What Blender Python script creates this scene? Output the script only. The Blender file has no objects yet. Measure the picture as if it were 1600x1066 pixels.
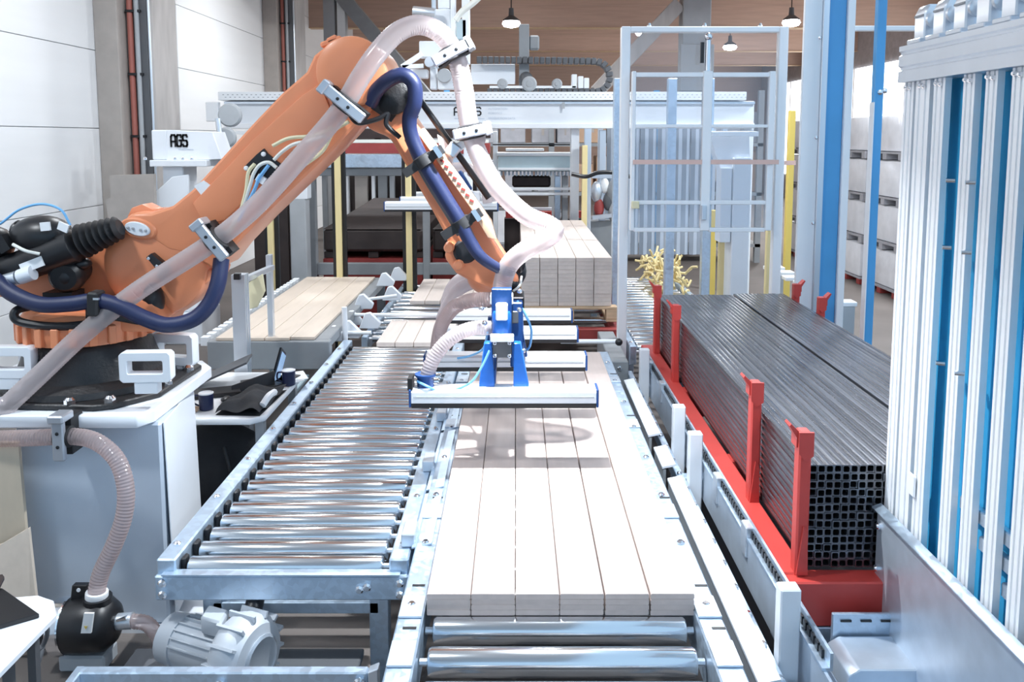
import bpy, bmesh, math, random
from mathutils import Vector as V, Matrix
random.seed(7)
scene = bpy.context.scene
COL = scene.collection
# ------------------------------------------------------------------ camera
F, CX, PITCH, CZ = 1300.0, 806.0, math.radians(6), 2.3
CY = 215 + F * math.tan(PITCH)
cam = bpy.data.cameras.new('camera'); cam_o = bpy.data.objects.new('camera', cam); COL.objects.link(cam_o)
cam_o.location = (0, 0, CZ); cam_o.rotation_euler = (math.pi / 2 - PITCH, 0, 0)
cam.sensor_width = 36; cam.lens = 36 * F / 1600
cam.shift_x = (800 - CX) / 1600; cam.shift_y = -(533 - CY) / 1600
cam.clip_end = 300
scene.camera = cam_o
# ------------------------------------------------------------------ world, exposure
w = bpy.data.worlds.new('world'); scene.world = w; w.use_nodes = True
bg = w.node_tree.nodes['Background']; bg.inputs[0].default_value = (0.50, 0.74, 1.0, 1); bg.inputs[1].default_value = 1.75
scene.view_settings.view_transform = 'Standard'; scene.view_settings.look = 'None'
scene.view_settings.gamma = 1; scene.view_settings.use_curve_mapping = False
scene.view_settings.exposure = -0.78
LAMPS = [  # hall lamps and added fill lamps: x, y, z, watts, radius
    (0.02, 3.66, 3.32, 125, .03), (-3.2, 2.2, 5.4, 230, .25), (3.4, 1.6, 5.4, 150, .25),  # gripper lamp first; the rest of this line unseen, added as fill
    (-2.6, 7.6, 5.4, 170, .25), (2.2, 8.2, 5.4, 260, .25), (0.0, 12.5, 5.4, 200, .25), (5.6, 10.5, 5.4, 620, .25), (-3.0, 13.5, 5.4, 160, .25),  # unseen lamps added to fill the hall with light
    (-0.1, 18.5, 4.82, 260, .2), (6.1, 18.8, 4.88, 260, .2), (3.3, 22.0, 5.05, 260, .2), (6.2, 24.5, 4.95, 260, .2)]

def ray(px, py):
    a = (px - CX) / F; b = (CY - py) / F; s, c = math.sin(PITCH), math.cos(PITCH)
    return V((a, c + b * s, -s + b * c))
def at(px, py, Y):           # point of the place at depth Y (metres) seen at a pixel of the 1600 x 1066 photo
    d = ray(px, py); t = Y / d.y; return V((d.x * t, Y, CZ + d.z * t))
def atz(px, py, Z):
    d = ray(px, py); t = (Z - CZ) / d.z; return V((d.x * t, d.y * t, Z))
# ------------------------------------------------------------------ materials
MT = {}
def mat(name, col, rough=.5, metal=0.0, var=0.0, vscale=6.0, stretch=(1, 1, 1), bump=0.0, bscale=60.0, rnd=0.0, emit=None, estr=0, coat=0.0, alpha=1.0, trans=0.0, voro=False, spec=None, rvar=0.0):
    m = bpy.data.materials.new(name); m.use_nodes = True; nt = m.node_tree; N = nt.nodes; L = nt.links
    b = N['Principled BSDF']; b.inputs['Base Color'].default_value = (*col, 1); b.inputs['Roughness'].default_value = rough
    b.inputs['Metallic'].default_value = metal; b.inputs['Coat Weight'].default_value = coat
    b.inputs['Alpha'].default_value = alpha; b.inputs['Transmission Weight'].default_value = trans
    if spec is not None: b.inputs['Specular IOR Level'].default_value = spec
    if emit: b.inputs['Emission Color'].default_value = (*emit, 1); b.inputs['Emission Strength'].default_value = estr
    if var or bump or rvar:
        tc = N.new('ShaderNodeTexCoord'); mp = N.new('ShaderNodeMapping'); mp.inputs['Scale'].default_value = stretch
        L.new(tc.outputs['Object'], mp.inputs['Vector'])
        oi = N.new('ShaderNodeObjectInfo'); ad = N.new('ShaderNodeVectorMath'); ad.operation = 'MULTIPLY_ADD'
        ad.inputs[1].default_value = (31, 17, 23); L.new(oi.outputs['Random'], ad.inputs[0]); L.new(mp.outputs[0], ad.inputs[2])
        if voro:
            nz = N.new('ShaderNodeTexVoronoi'); nz.inputs['Scale'].default_value = vscale; fac = nz.outputs['Distance']
            sp = N.new('ShaderNodeSeparateColor'); L.new(nz.outputs['Color'], sp.inputs[0]); fac = sp.outputs[0]
        else:
            nz = N.new('ShaderNodeTexNoise'); nz.inputs['Scale'].default_value = vscale; nz.inputs['Detail'].default_value = 5; fac = nz.outputs['Fac']
        L.new(ad.outputs[0], nz.inputs['Vector'])
        if var:
            mr = N.new('ShaderNodeMapRange'); mr.inputs[1].default_value = .25; mr.inputs[2].default_value = .75
            mr.inputs[3].default_value = 1 - var; mr.inputs[4].default_value = 1 + var; L.new(fac, mr.inputs[0])
            src = mr.outputs[0]
            if rnd:
                m2 = N.new('ShaderNodeMapRange'); m2.inputs[3].default_value = 1 - rnd; m2.inputs[4].default_value = 1 + rnd
                L.new(oi.outputs['Random'], m2.inputs[0]); mu = N.new('ShaderNodeMath'); mu.operation = 'MULTIPLY'
                L.new(src, mu.inputs[0]); L.new(m2.outputs[0], mu.inputs[1]); src = mu.outputs[0]
            vm = N.new('ShaderNodeVectorMath'); vm.operation = 'SCALE'; vm.inputs[0].default_value = col; L.new(src, vm.inputs['Scale'])
            L.new(vm.outputs[0], b.inputs['Base Color'])
        if rvar:
            m3 = N.new('ShaderNodeMapRange'); m3.inputs[3].default_value = max(0, rough - rvar); m3.inputs[4].default_value = rough + rvar
            L.new(fac, m3.inputs[0]); L.new(m3.outputs[0], b.inputs['Roughness'])
        if bump:
            n2 = N.new('ShaderNodeTexNoise'); n2.inputs['Scale'].default_value = bscale; n2.inputs['Detail'].default_value = 3; L.new(mp.outputs[0], n2.inputs['Vector'])
            bp = N.new('ShaderNodeBump'); bp.inputs['Strength'].default_value = bump; bp.inputs['Distance'].default_value = .01
            L.new(n2.outputs['Fac'], bp.inputs['Height']); L.new(bp.outputs[0], b.inputs['Normal'])
    MT[name] = m; return m
def clear_mat(name, tint, gloss_rough, fac, body=None, bodyfac=0):
    m = bpy.data.materials.new(name); m.use_nodes = True; nt = m.node_tree; N = nt.nodes; L = nt.links
    N.remove(N['Principled BSDF']); out = N['Material Output']
    t = N.new('ShaderNodeBsdfTransparent'); t.inputs[0].default_value = (*tint, 1)
    g = N.new('ShaderNodeBsdfGlossy'); g.inputs['Roughness'].default_value = gloss_rough
    fr = N.new('ShaderNodeFresnel'); fr.inputs[0].default_value = 1.45
    mx = N.new('ShaderNodeMixShader'); L.new(fr.outputs[0], mx.inputs[0]); L.new(t.outputs[0], mx.inputs[1]); L.new(g.outputs[0], mx.inputs[2])
    last = mx
    if body:
        d = N.new('ShaderNodeBsdfDiffuse'); d.inputs[0].default_value = (*body, 1)
        tr = N.new('ShaderNodeBsdfTranslucent'); tr.inputs[0].default_value = (*body, 1)
        a = N.new('ShaderNodeMixShader'); a.inputs[0].default_value = .45; L.new(d.outputs[0], a.inputs[1]); L.new(tr.outputs[0], a.inputs[2])
        m2 = N.new('ShaderNodeMixShader'); m2.inputs[0].default_value = bodyfac; L.new(mx.outputs[0], m2.inputs[1]); L.new(a.outputs[0], m2.inputs[2]); last = m2
    L.new(last.outputs[0], out.inputs[0]); MT[name] = m; return m

mat('white', (.83, .86, .90), .38, var=.03, vscale=3)
mat('pedestal', (.56, .63, .72), .42, var=.06, vscale=2.5, bump=.05, bscale=250)
mat('galv', (.56, .68, .81), .36, .7, var=.05, vscale=45, voro=True, rvar=.08)
mat('galv_sheet', (.62, .70, .79), .34, .6, var=.10, vscale=9, rvar=.07)
mat('roller', (.80, .83, .86), .17, 1.0, var=.05, vscale=5, stretch=(.4, 4, 4), rvar=.08)
mat('alu', (.72, .77, .83), .30, .7, var=.03, vscale=8, stretch=(1, 1, .1))
mat('alu_white', (.93, .95, .97), .38, .08)
mat('clamp_alloy', (.50, .53, .58), .35, .6)
mat('chrome', (.9, .9, .92), .12, 1.0)
mat('steel_dark', (.17, .178, .20), .27, .85, var=.10, vscale=4, stretch=(2, .15, 2), rnd=.2, rvar=.08)
mat('orange', (.80, .285, .135), .38, var=.04, vscale=4, coat=.15)
mat('orange_pale', (.90, .58, .38), .45)
mat('black', (.012, .012, .014), .38, var=.1)
mat('black_casting', (.022, .021, .022), .42, bump=.25, bscale=70)
mat('rubber', (.015, .015, .017), .6)
mat('navy', (.013, .021, .072), .42, bump=.15, bscale=400)
mat('blue', (.012, .13, .50), .38)
mat('blue_deep', (.010, .06, .22), .38)
mat('blue_post', (.09, .38, .74), .35, var=.12, vscale=1.5)
mat('blue_panel', (.06, .42, .70), .6, var=.25, vscale=1.2, spec=.1)
mat('red', (.56, .06, .05), .42, var=.06, vscale=6)
mat('red_dull', (.33, .05, .045), .55, var=.12, vscale=8)
mat('wood_plank', (.57, .47, .43), .50, var=.07, vscale=5, stretch=(5, .5, 5), rnd=.05, bump=.03, bscale=40)
mat('wood_pale', (.74, .64, .58), .5, var=.06, vscale=5, stretch=(5, .5, 5), rnd=.05)
mat('wood_sheet', (.70, .59, .49), .5, var=.05, vscale=5, stretch=(5, .6, 5), rnd=.04)
mat('wood_pallet', (.62, .44, .28), .65, var=.15, vscale=7, stretch=(1, 5, 5))
mat('wood_beam', (.56, .39, .31), .6, var=.10, vscale=5, stretch=(.25, 3, 3), rnd=.06)
mat('wood_ceiling', (.52, .37, .30), .65, var=.12, vscale=4, stretch=(.2, 4, 4))
mat('plywood', (.66, .55, .42), .6, var=.10, vscale=4, stretch=(2, 2, .6))
mat('dark_wood', (.040, .028, .026), .6, var=.2, vscale=6)
mat('concrete', (.15, .13, .12), .7, var=.14, vscale=1.6, bump=.06, bscale=30)
mat('pillar', (.50, .475, .46), .75, var=.14, vscale=3, stretch=(2, 2, .5), bump=.1, bscale=20)
mat('wall_panel', (.84, .85, .86), .5, var=.03, vscale=1.5, stretch=(1, .3, 3))
mat('grey', (.42, .44, .46), .5, var=.06)
mat('grey_mid', (.27, .285, .30), .55, var=.08)
mat('grey_dark', (.10, .105, .115), .5)
mat('blower', (.50, .53, .57), .5, .2, var=.06, vscale=5)
mat('yellow', (.78, .58, .14), .5)
mat('yellow_pale', (.80, .66, .34), .5)
mat('card', (.42, .38, .35), .75, var=.08)
mat('carton', (.50, .33, .22), .75, var=.12)
mat('carton_grey', (.40, .40, .43), .7, var=.15)
mat('wrap', (.84, .85, .89), .3, var=.10, vscale=4, bump=.6, bscale=9)
mat('paper', (.88, .89, .90), .6)
mat('ink', (.006, .006, .008), .5)
mat('ink_pale', (.62, .68, .76), .5)
mat('fabric', (.035, .036, .04), .9, var=.2, bump=.3, bscale=40)
mat('screen', (.10, .18, .32), .3, emit=(.35, .55, .85), estr=1.1)
mat('lamp', (1, 1, 1), .5, emit=(1, .98, .95), estr=60)
mat('window_lit', (1, 1, 1), .5, emit=(.93, .97, 1), estr=6)
mat('cable_white', (.85, .85, .78), .4)
mat('cable_cream', (.83, .76, .50), .45)
mat('cable_blue', (.20, .50, .85), .35)
mat('pipe_red', (.42, .14, .11), .5)
mat('curtain', (.42, .48, .56), .45, var=.1, vscale=3)
mat('teal_machine', (.52, .64, .68), .4, .2, var=.05)
mat('tape', (.80, .55, .48), .5)
clear_mat('plexi', (.965, .975, .99), .03, .1, (.72, .80, .92), .035)
clear_mat('hose_clear', (.92, .86, .85), .14, .2, (.74, .62, .61), .42)
clear_mat('hose_white', (.95, .91, .91), .16, .2, (.85, .77, .77), .48)
# ------------------------------------------------------------------ mesh builder
ORG = {}
SPLIT = {'bolt', 'screw', 'rail_bolt', 'joint_plate', 'ring_lug', 'slot', 'cooling_rib', 'pipe_clip', 'bolt_pair', 'anchor_bolt', 'fitting', 'cable_plug', 'belt_wheel'}
class MB:
    def __init__(s): s.v = []; s.f = []; s.ch = []
    def add(s, vs, fs):
        n = len(s.v); s.ch.append((n, len(s.f))); s.v += [V(v) for v in vs]; s.f += [tuple(i + n for i in f) for f in fs]; return s
    def hexa(s, c, a, b, d):            # centre and three half-axis vectors
        c, a, b, d = V(c), V(a), V(b), V(d)
        if a.cross(b).dot(d) < 0: a = -a
        vs = [c - a - b - d, c + a - b - d, c + a + b - d, c - a + b - d, c - a - b + d, c + a - b + d, c + a + b + d, c - a + b + d]
        return s.add(vs, [(3, 2, 1, 0), (4, 5, 6, 7), (0, 1, 5, 4), (1, 2, 6, 5), (2, 3, 7, 6), (3, 0, 4, 7)])
    def box(s, x0, y0, z0, x1, y1, z1):
        return s.hexa(((x0 + x1) / 2, (y0 + y1) / 2, (z0 + z1) / 2), ((x1 - x0) / 2, 0, 0), (0, (y1 - y0) / 2, 0), (0, 0, (z1 - z0) / 2))
    def bar(s, p0, p1, w, h, up=(0, 0, 1)):
        p0, p1 = V(p0), V(p1); d = (p1 - p0); t = d.normalized(); up = V(up)
        if abs(t.dot(up)) > .98: up = V((0, 1, 0))
        a = t.cross(up).normalized(); b = a.cross(t)
        return s.hexa((p0 + p1) / 2, a * w / 2, d / 2, b * h / 2)
    def ring(s, c, t, r, n, ref):
        a = ref - t * ref.dot(t)
        if a.length < 1e-4: a = V((1, 0, 0)) - t * t.x
        a.normalize(); b = t.cross(a)
        return [c + a * (r * math.cos(2 * math.pi * i / n)) + b * (r * math.sin(2 * math.pi * i / n)) for i in range(n)], a
    def tube(s, pts, r, n=10, cap=True):
        pts = [V(p) for p in pts]; m = len(pts); rs = r if isinstance(r, (list, tuple)) else [r] * m
        ref = V((0, 0, 1)) if abs((pts[1] - pts[0]).normalized().z) < .9 else V((0, 1, 0)); vs = []
        for i, p in enumerate(pts):
            t = (pts[min(i + 1, m - 1)] - pts[max(i - 1, 0)]).normalized()
            rg, ref = s.ring(p, t, rs[i], n, ref); vs += rg
        fs = [(i * n + j, i * n + (j + 1) % n, (i + 1) * n + (j + 1) % n, (i + 1) * n + j) for i in range(m - 1) for j in range(n)]
        if cap: fs += [tuple(range(n))[::-1], tuple(range((m - 1) * n, m * n))]
        return s.add(vs, fs)
    def cyl(s, p0, p1, r, r1=None, n=20):
        return s.tube([p0, p1], [r, r if r1 is None else r1], n)
    def lathe(s, prof, p, axis, n=28):      # prof: (radius, height) pairs along axis
        p, axis = V(p), V(axis).normalized(); ref = V((0, 0, 1)) if abs(axis.z) < .9 else V((1, 0, 0)); vs = []
        for r, h in prof: vs += s.ring(p + axis * h, axis, max(r, 1e-4), n, ref)[0]
        m = len(prof)
        fs = [(i * n + j, i * n + (j + 1) % n, (i + 1) * n + (j + 1) % n, (i + 1) * n + j) for i in range(m - 1) for j in range(n)]
        fs += [tuple(range(n))[::-1], tuple(range((m - 1) * n, m * n))]
        return s.add(vs, fs)
    def ell(s, c, rx, ry, rz, n=16, m=9):
        c = V(c); vs = []
        for i in range(m + 1):
            a = math.pi * (i + (.02 if i == 0 else -.02 if i == m else 0)) / m
            for j in range(n):
                b = 2 * math.pi * j / n; vs.append(c + V((rx * math.sin(a) * math.cos(b), ry * math.sin(a) * math.sin(b), rz * math.cos(a))))
        fs = [((i + 1) * n + j, (i + 1) * n + (j + 1) % n, i * n + (j + 1) % n, i * n + j) for i in range(m) for j in range(n)]
        fs += [tuple(range(n)), tuple(range(m * n, (m + 1) * n))[::-1]]
        return s.add(vs, fs)
    def prism(s, poly, off):                # a polygon of points swept by off
        poly = [V(p) for p in poly]; off = V(off); n = len(poly); nr = V((0, 0, 0))
        for i in range(n): nr += poly[i].cross(poly[(i + 1) % n])
        if nr.dot(off) > 0: poly = poly[::-1]
        vs = poly + [p + off for p in poly]
        return s.add(vs, [tuple(range(n)), tuple(range(n, 2 * n))[::-1]] + [(i, i + n, (i + 1) % n + n, (i + 1) % n) for i in range(n)])
    def build(s, name, m, parent=None, bev=0, smooth=35, org=None, seg=1):
        if name in SPLIT and len(s.ch) > 1:      # every piece its own object
            first = None; ch = s.ch + [(len(s.v), len(s.f))]
            for (v0, f0), (v1, f1) in zip(ch[:-1], ch[1:]):
                p = MB(); p.add(s.v[v0:v1], [tuple(i - v0 for i in f) for f in s.f[f0:f1]]); o = p.build(name, m, parent, bev, smooth, org, seg); first = first or o
            return first
        root = parent
        while root is not None and root.parent is not None: root = root.parent
        o0 = V(org) if org is not None else (ORG.get(root.name, V((0, 0, 0))) if root is not None else V((0, 0, 0)))
        me = bpy.data.meshes.new(name); bm = bmesh.new(); vs = [bm.verts.new(v - o0) for v in s.v]
        for f in s.f:
            try: bm.faces.new([vs[i] for i in f])
            except ValueError: pass
        bm.normal_update()
        if bev:
            es = [e for e in bm.edges if len(e.link_faces) == 2 and e.calc_face_angle(0) > .5]
            bmesh.ops.bevel(bm, geom=es, offset=bev, offset_type='OFFSET', segments=seg, profile=.6, affect='EDGES', clamp_overlap=True)
            bm.normal_update()
        if smooth:
            k = math.radians(smooth)
            for f in bm.faces: f.smooth = True
            for e in bm.edges: e.smooth = len(e.link_faces) == 2 and e.calc_face_angle(0) < k
        bm.to_mesh(me); bm.free(); me.materials.append(MT[m])
        o = bpy.data.objects.new(name, me); COL.objects.link(o)
        if parent is not None: o.parent = parent
        elif org is not None: o.location = o0; ORG[o.name] = o0
        return o
def tag(o, label=None, cat=None, group=None, kind=None):
    if label: o['label'] = label
    if cat: o['category'] = cat
    if group: o['group'] = group
    if kind: o['kind'] = kind
    return o
def thing(name, label, cat, loc, group=None):
    o = bpy.data.objects.new(name, None); COL.objects.link(o); o.location = loc; o.empty_display_size = .1
    ORG[o.name] = V(loc); return tag(o, label, cat, group)
def struct(o): o['kind'] = 'structure'; return o
def inst(src, off, parent='same', name=None):
    o = src.copy(); COL.objects.link(o); o.location = src.location + V(off)
    if parent != 'same': o.parent = parent
    if name: o.name = name
    return o
def spline(pts, n=10):                    # Catmull-Rom through points
    pts = [V(p) for p in pts]; P = [pts[0] * 2 - pts[1]] + pts + [pts[-1] * 2 - pts[-2]]; out = []
    for i in range(1, len(P) - 2):
        for k in range(n):
            t = k / n; a, b, c, d = P[i - 1], P[i], P[i + 1], P[i + 2]
            out.append(.5 * (2 * b + (c - a) * t + (2 * a - 5 * b + 4 * c - d) * t * t + (3 * b - a - 3 * c + d) * t ** 3))
    return out + [pts[-1]]
def resample(pts, step):
    L = [0]
    for i in range(1, len(pts)): L.append(L[-1] + (pts[i] - pts[i - 1]).length)
    n = max(2, int(L[-1] / step)); out = []; j = 0
    for k in range(n + 1):
        d = L[-1] * k / n
        while j < len(L) - 2 and L[j + 1] < d: j += 1
        q = (d - L[j]) / max(1e-9, L[j + 1] - L[j]); out.append(pts[j].lerp(pts[j + 1], min(1, max(0, q))))
    return out
def ribbed(pts, r, amp, pitch, n=14, r1=None):     # corrugated hose along a path
    p = resample(spline(pts), pitch / 2); m = MB(); r1 = r if r1 is None else r1; k = len(p) - 1
    m.tube(p, [r + (r1 - r) * min(1, 2 * i / k) + (amp if i % 2 else 0) for i in range(k + 1)], n); return m
def bolts(m, pts, axis, r=.012, h=.012, n=8):
    for p in pts: m.lathe([(r * 1.0, 0), (r, h * .6), (r * .6, h)], p, axis, n)
    return m
ORD = ['first', 'second', 'third', 'fourth', 'fifth', 'sixth', 'seventh', 'eighth', 'ninth', 'tenth', 'eleventh', 'twelfth', 'thirteenth', 'fourteenth', 'fifteenth', 'sixteenth', 'seventeenth', 'eighteenth', 'nineteenth', 'twentieth', 'twenty-first', 'twenty-second']
# ================================================================== SETTING
struct(MB().box(-5.2, -6, -.2, 12, 40, 0).build('floor', 'concrete', org=(0, 0, 0)))
# left wall of horizontal sandwich panels, with the joints between the panels recessed
wl = struct(MB().box(-5.3, -6, 0, -5.04, 36, 6.2).build('wall_left', 'wall_panel', org=(-5.2, 0, 0)))
src = None
for k in range(7):
    for j, (y0, y1) in enumerate(((-1, 5.98), (6.0, 12.48), (12.5, 19.0), (19.02, 27))):
        z0 = -.35 + k * .92
        o = MB().box(-5.05, y0, max(z0, 0) + .004, -5.0, y1, z0 + .916).build('wall_sheet', 'wall_panel', wl, bev=.003)
struct(MB().box(-5.2, 36, 0, 12, 36.2, 6.2).build('wall_back', 'wood_ceiling', org=(0, 36, 0)))
wr = struct(MB().box(10.5, 14, 0, 10.7, 36, 6.2).build('wall_right', 'carton_grey', org=(10.5, 14, 0)))
ceil = struct(MB().box(-5.2, 7, 6.0, 12, 36, 6.2).build('ceiling', 'wood_ceiling', org=(0, 7, 6)))
struct(MB().box(-5.2, -6, 6.0, 1.0, 7, 6.2).build('ceiling', 'wall_panel', org=(0, 0, 6)))  # unseen near ceiling, made white to bounce light onto the rollers
for y in (9.5, 15, 20.5, 26, 31):
    b = MB().box(-5.0, y, 4.95, 11, y + .22, 6.0).build('trim_1', 'wood_beam', org=(0, y, 5)); struct(b)
    MB().box(-5.0, y - .004, 5.46, 11, y, 5.475).build('glue_line', 'wood_ceiling', b).matrix_parent_inverse = Matrix()
    MB().box(-5.0, y - .03, 4.93, 11, y + .25, 4.95).build('edge_strip', 'wood_pallet', b)
wn = struct(MB().box(10.46, 16, .9, 10.49, 34, 4.4).build('window_1', 'window_lit', org=(10.46, 16, .9)))
for k in range(10):
    MB().box(10.40, 16 + k * 1.98, .9, 10.47, 16.08 + k * 1.98, 4.4).build('window_bar', 'white', wn)
# concrete pillars on the left wall with conduits
def pillar(y, wdt, lab):
    t = thing('wall_pillar', lab, 'pillar', (-4.7, y, 0)); t['kind'] = 'structure'
    MB().box(-5.0, y, 0, -4.42, y + wdt, 6).build('pillar_body', 'pillar', t, bev=.02)
    MB().box(-5.0, y - .26, 0, -4.72, y - .02, 6).build('pillar_step', 'card', t, bev=.01)
    MB().box(-4.62, y - .05, 0, -4.46, y - .003, 6).build('cable_duct', 'grey_dark', t, bev=.005)
    MB().cyl((-4.66, y - .05, .2), (-4.66, y - .05, 6), .035, n=12).build('conduit', 'pipe_red', t)
    MB().cyl((-4.57, y - .07, .2), (-4.57, y - .07, 6), .028, n=12).build('conduit', 'grey', t)
    MB().cyl((-4.44, y - .035, .2), (-4.44, y - .035, 6), .016, n=10).build('conduit', 'alu', t)
    m = MB()
    for k in range(7): m.box(-4.70, y - .09, .8 + k * .75, -4.52, y - .04, .83 + k * .75)
    m.build('pipe_clip', 'black', t)
pillar(10.3, .75, 'concrete wall pillar with red and grey conduits, left of the robot elbow')
pillar(17.0, .8, 'farther concrete wall pillar behind the orange robot elbow')
# grey knee braces and a concrete column under the roof beams
t = thing('roof_column', 'grey concrete roof column rising behind the clear guard frame', 'column', (3.3, 16.5, 0)); t['kind'] = 'structure'
MB().box(3.25, 16.5, 0, 3.8, 16.95, 5.98).build('column_body', 'grey', t, bev=.02)
MB().box(3.2, 16.4, 3.2, 3.85, 16.498, 4.1).build('capital_plate', 'grey', t, bev=.01)
MB().bar((1.6, 16.7, 3.2), (3.2, 16.7, 4.9), .28, .3, (0, 1, 0)).build('knee_brace', 'pillar', t, bev=.01)
t = thing('roof_column', 'pale steel roof column behind the robot elbow with sloping brace', 'column', (-4.2, 18.5, 0)); t['kind'] = 'structure'
MB().box(-4.2, 18.5, 0, -3.95, 18.8, 5.98).build('column_body', 'grey', t, bev=.01)
MB().box(-3.9, 18.5, 0, -3.72, 18.8, 5.98).build('column_body', 'wall_panel', t, bev=.01)
MB().bar((-4.0, 18.65, 5.6), (-1.9, 18.65, 3.1), .3, .5, (0, 1, 0)).build('knee_brace', 'grey_mid', t, bev=.01)
# ceiling lamps, each a fitting with its own light; several unseen ones added as fill
lamp_lab = {8: 'bright round hall lamp shining left of the black mast', 9: 'bright round hall lamp beside the silver post, above the clear guard',
            10: 'round hall lamp seen through the upper left of the clear guard', 11: 'round hall lamp seen through the upper right of the clear guard'}
for i, (x, y, z, wt, r) in enumerate(LAMPS):
    t = thing('hall_or_fill_lamp', lamp_lab.get(i, 'round lamp under the ceiling ' + ['hanging low above the gripper', 'added as fill above the space left of the robot', 'added as fill above the profile fence', 'added as fill above the wood sheet table', 'added as fill above the far roller conveyor', 'added as fill above the gantry middle', 'added as fill above the right aisle', 'added as fill near the left pillars'][min(i, 7)]), 'lamp', (x, y, z), 'hall ceiling lamps')
    MB().lathe([(.05, .28), (.06, .12), (.17, .04), (.19, 0), (.18, 0), (.15, .03), (.04, .1)], (x, y, z), (0, 0, 1), 20).build('lamp_shade', 'grey_dark', t)
    if y > 6: MB().lathe([(.08, .03), (.17, .0), (.2, -.05), (.16, -.11), (.03, -.14)], (x, y, z), (0, 0, 1), 20).build('bulb', 'lamp', t)
    MB().cyl((x, y, z + .27), (x, y, 6.0), .012, n=8).build('cord', 'black', t)
    ld = bpy.data.lights.new('lamp_light', 'AREA'); ld.shape = 'DISK'; ld.size = 2 * r; ld.energy = wt; ld.spread = math.radians(118 if i == 0 else 175); ld.color = (.90, .955, 1.0)
    lo = bpy.data.objects.new('lamp_light', ld); COL.objects.link(lo); lo.parent = t; lo.location = (0, 0, -.16)

# ================================================================== ROLLER CONVEYORS
RZ = .66                                            # top of the rollers
def conveyor(label, x0, x1, y0, y1, pitch, rr, zt, lip=.0, railw=.075, phase=.06, front=True, name='roller_conveyor', legs=(), caps=True):
    t = thing(name, label, 'conveyor', ((x0 + x1) / 2, (y0 + y1) / 2, 0))
    for sx, xa, xb in ((0, x0, x0 + railw), (1, x1 - railw, x1)):
        r = MB().box(xa, y0, zt - .135, xb, y1, zt + lip)
        r.build('side_rail', 'galv', t, bev=.006)
    xa, xb = x0 + railw + .004, x1 - railw - .004
    src = None; ax = None; cp = None; y = y0 + phase; k = 0
    while y < y1 - .03:
        if src is None:
            src = MB().lathe([(rr * .55, 0), (rr * .9, .004), (rr, .012), (rr, xb - xa - .062), (rr * .9, xb - xa - .054), (rr * .55, xb - xa - .05)], (xa + .025, y, zt - rr), (1, 0, 0), 22).build('roller', 'roller', t)
            ax = MB().cyl((xa, y, zt - rr), (xb, y, zt - rr), .012, n=8).build('axle', 'alu', src)
            if caps: cp = MB().box(xa, y - .022, zt - rr - .03, xa + .02, y + .022, zt - rr + .045).build('bearing', 'black', src, bev=.006)
        else:
            o = inst(src, (0, y - ys, 0)); a = ax.copy(); COL.objects.link(a); a.parent = o
            if cp: a = cp.copy(); COL.objects.link(a); a.parent = o
        if k == 0: ys = y
        y += pitch; k += 1
    m = MB(); y = y0 + .12
    while y < y1:
        m.lathe([(.016, 0), (.016, .006), (.009, .012)], (x0 + railw * .45, y, zt + lip), (0, 0, 1), 8)
        m.lathe([(.016, 0), (.016, .006), (.009, .012)], (x1 - railw * .45, y, zt + lip), (0, 0, 1), 8); y += .44
    m.build('rail_bolt', 'chrome', t)
    for (lx, ly) in legs:
        MB().box(lx - .04, ly - .03, 0, lx + .04, ly + .03, zt - .137).build('leg', 'galv', t, bev=.004)
    return t
L = conveyor('wide roller conveyor with bare steel rollers beside the robot pedestal', -1.39, -.415, 3.06, 6.56, .122, .04, RZ, .02,
             legs=((-1.24, 3.25), (-.56, 3.25), (-1.24, 4.9), (-.56, 4.9), (-1.24, 6.4), (-.56, 6.4)))
e = MB().box(-1.39, 3.035, RZ - .135, -.415, 3.058, RZ - .035).build('end_beam', 'galv', L, bev=.006)
MB().box(-1.36, 3.030, RZ - .034, -.445, 3.075, RZ - .028).build('end_lip', 'galv', e)
m = MB(); bolts(m, [(-1.355, 3.035, RZ - .06), (-1.355, 3.035, RZ - .105), (-.445, 3.035, RZ - .06), (-.445, 3.035, RZ - .105), (-.60, 3.035, RZ - .085), (-.57, 3.035, RZ - .075)], (0, -1, 0), .017, .02); m.build('bolt', 'chrome', e)
MB().box(-1.24, 3.22, .36, -.56, 3.28, .41).build('cross_bar', 'galv', L, bev=.004)
MB().box(-1.24, 4.6, .36, -.56, 4.66, .41).build('cross_bar', 'galv', L, bev=.004)
Pc = conveyor('roller conveyor carrying the stack of pale wooden planks', -.395, .69, 1.7, 6.1, .172, .045, .684, .021, railw=.085, phase=.10,
              legs=((-.35, 2.0), (.65, 2.0), (-.35, 4.0), (.65, 4.0), (-.35, 5.9), (.65, 5.9)), caps=False)
# joint plates and slots on the plank conveyor's rails
m = MB(); m2 = MB()
for y in (2.36, 2.62, 3.35, 4.45, 5.3):
    for xa in (-.393, .608): m.box(xa, y, RZ + .0455, xa + .08, y + .13, RZ + .053)
    for xa in (-.37, .64): m2.box(xa, y + .2, RZ + .0455, xa + .045, y + .212, RZ + .047)
m.build('joint_plate', 'galv_sheet', Pc, bev=.002); m2.build('slot', 'black', Pc)
# side guides between the two conveyors, above the left rail
for (ya, yb) in ((3.12, 3.62), (3.66, 4.4), (4.44, 5.2)):
    MB().prism([(-.41, ya, RZ + .03), (-.33, ya, RZ + .05), (-.33, ya, RZ + .055), (-.41, ya, RZ + .035)], (0, yb - ya, 0)).build('side_guide', 'galv', Pc)
for y in (3.15, 3.9, 4.62): MB().box(-.455, y, RZ + .021, -.40, y + .12, RZ + .075).build('guide_bracket', 'alu', Pc, bev=.004)

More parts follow.
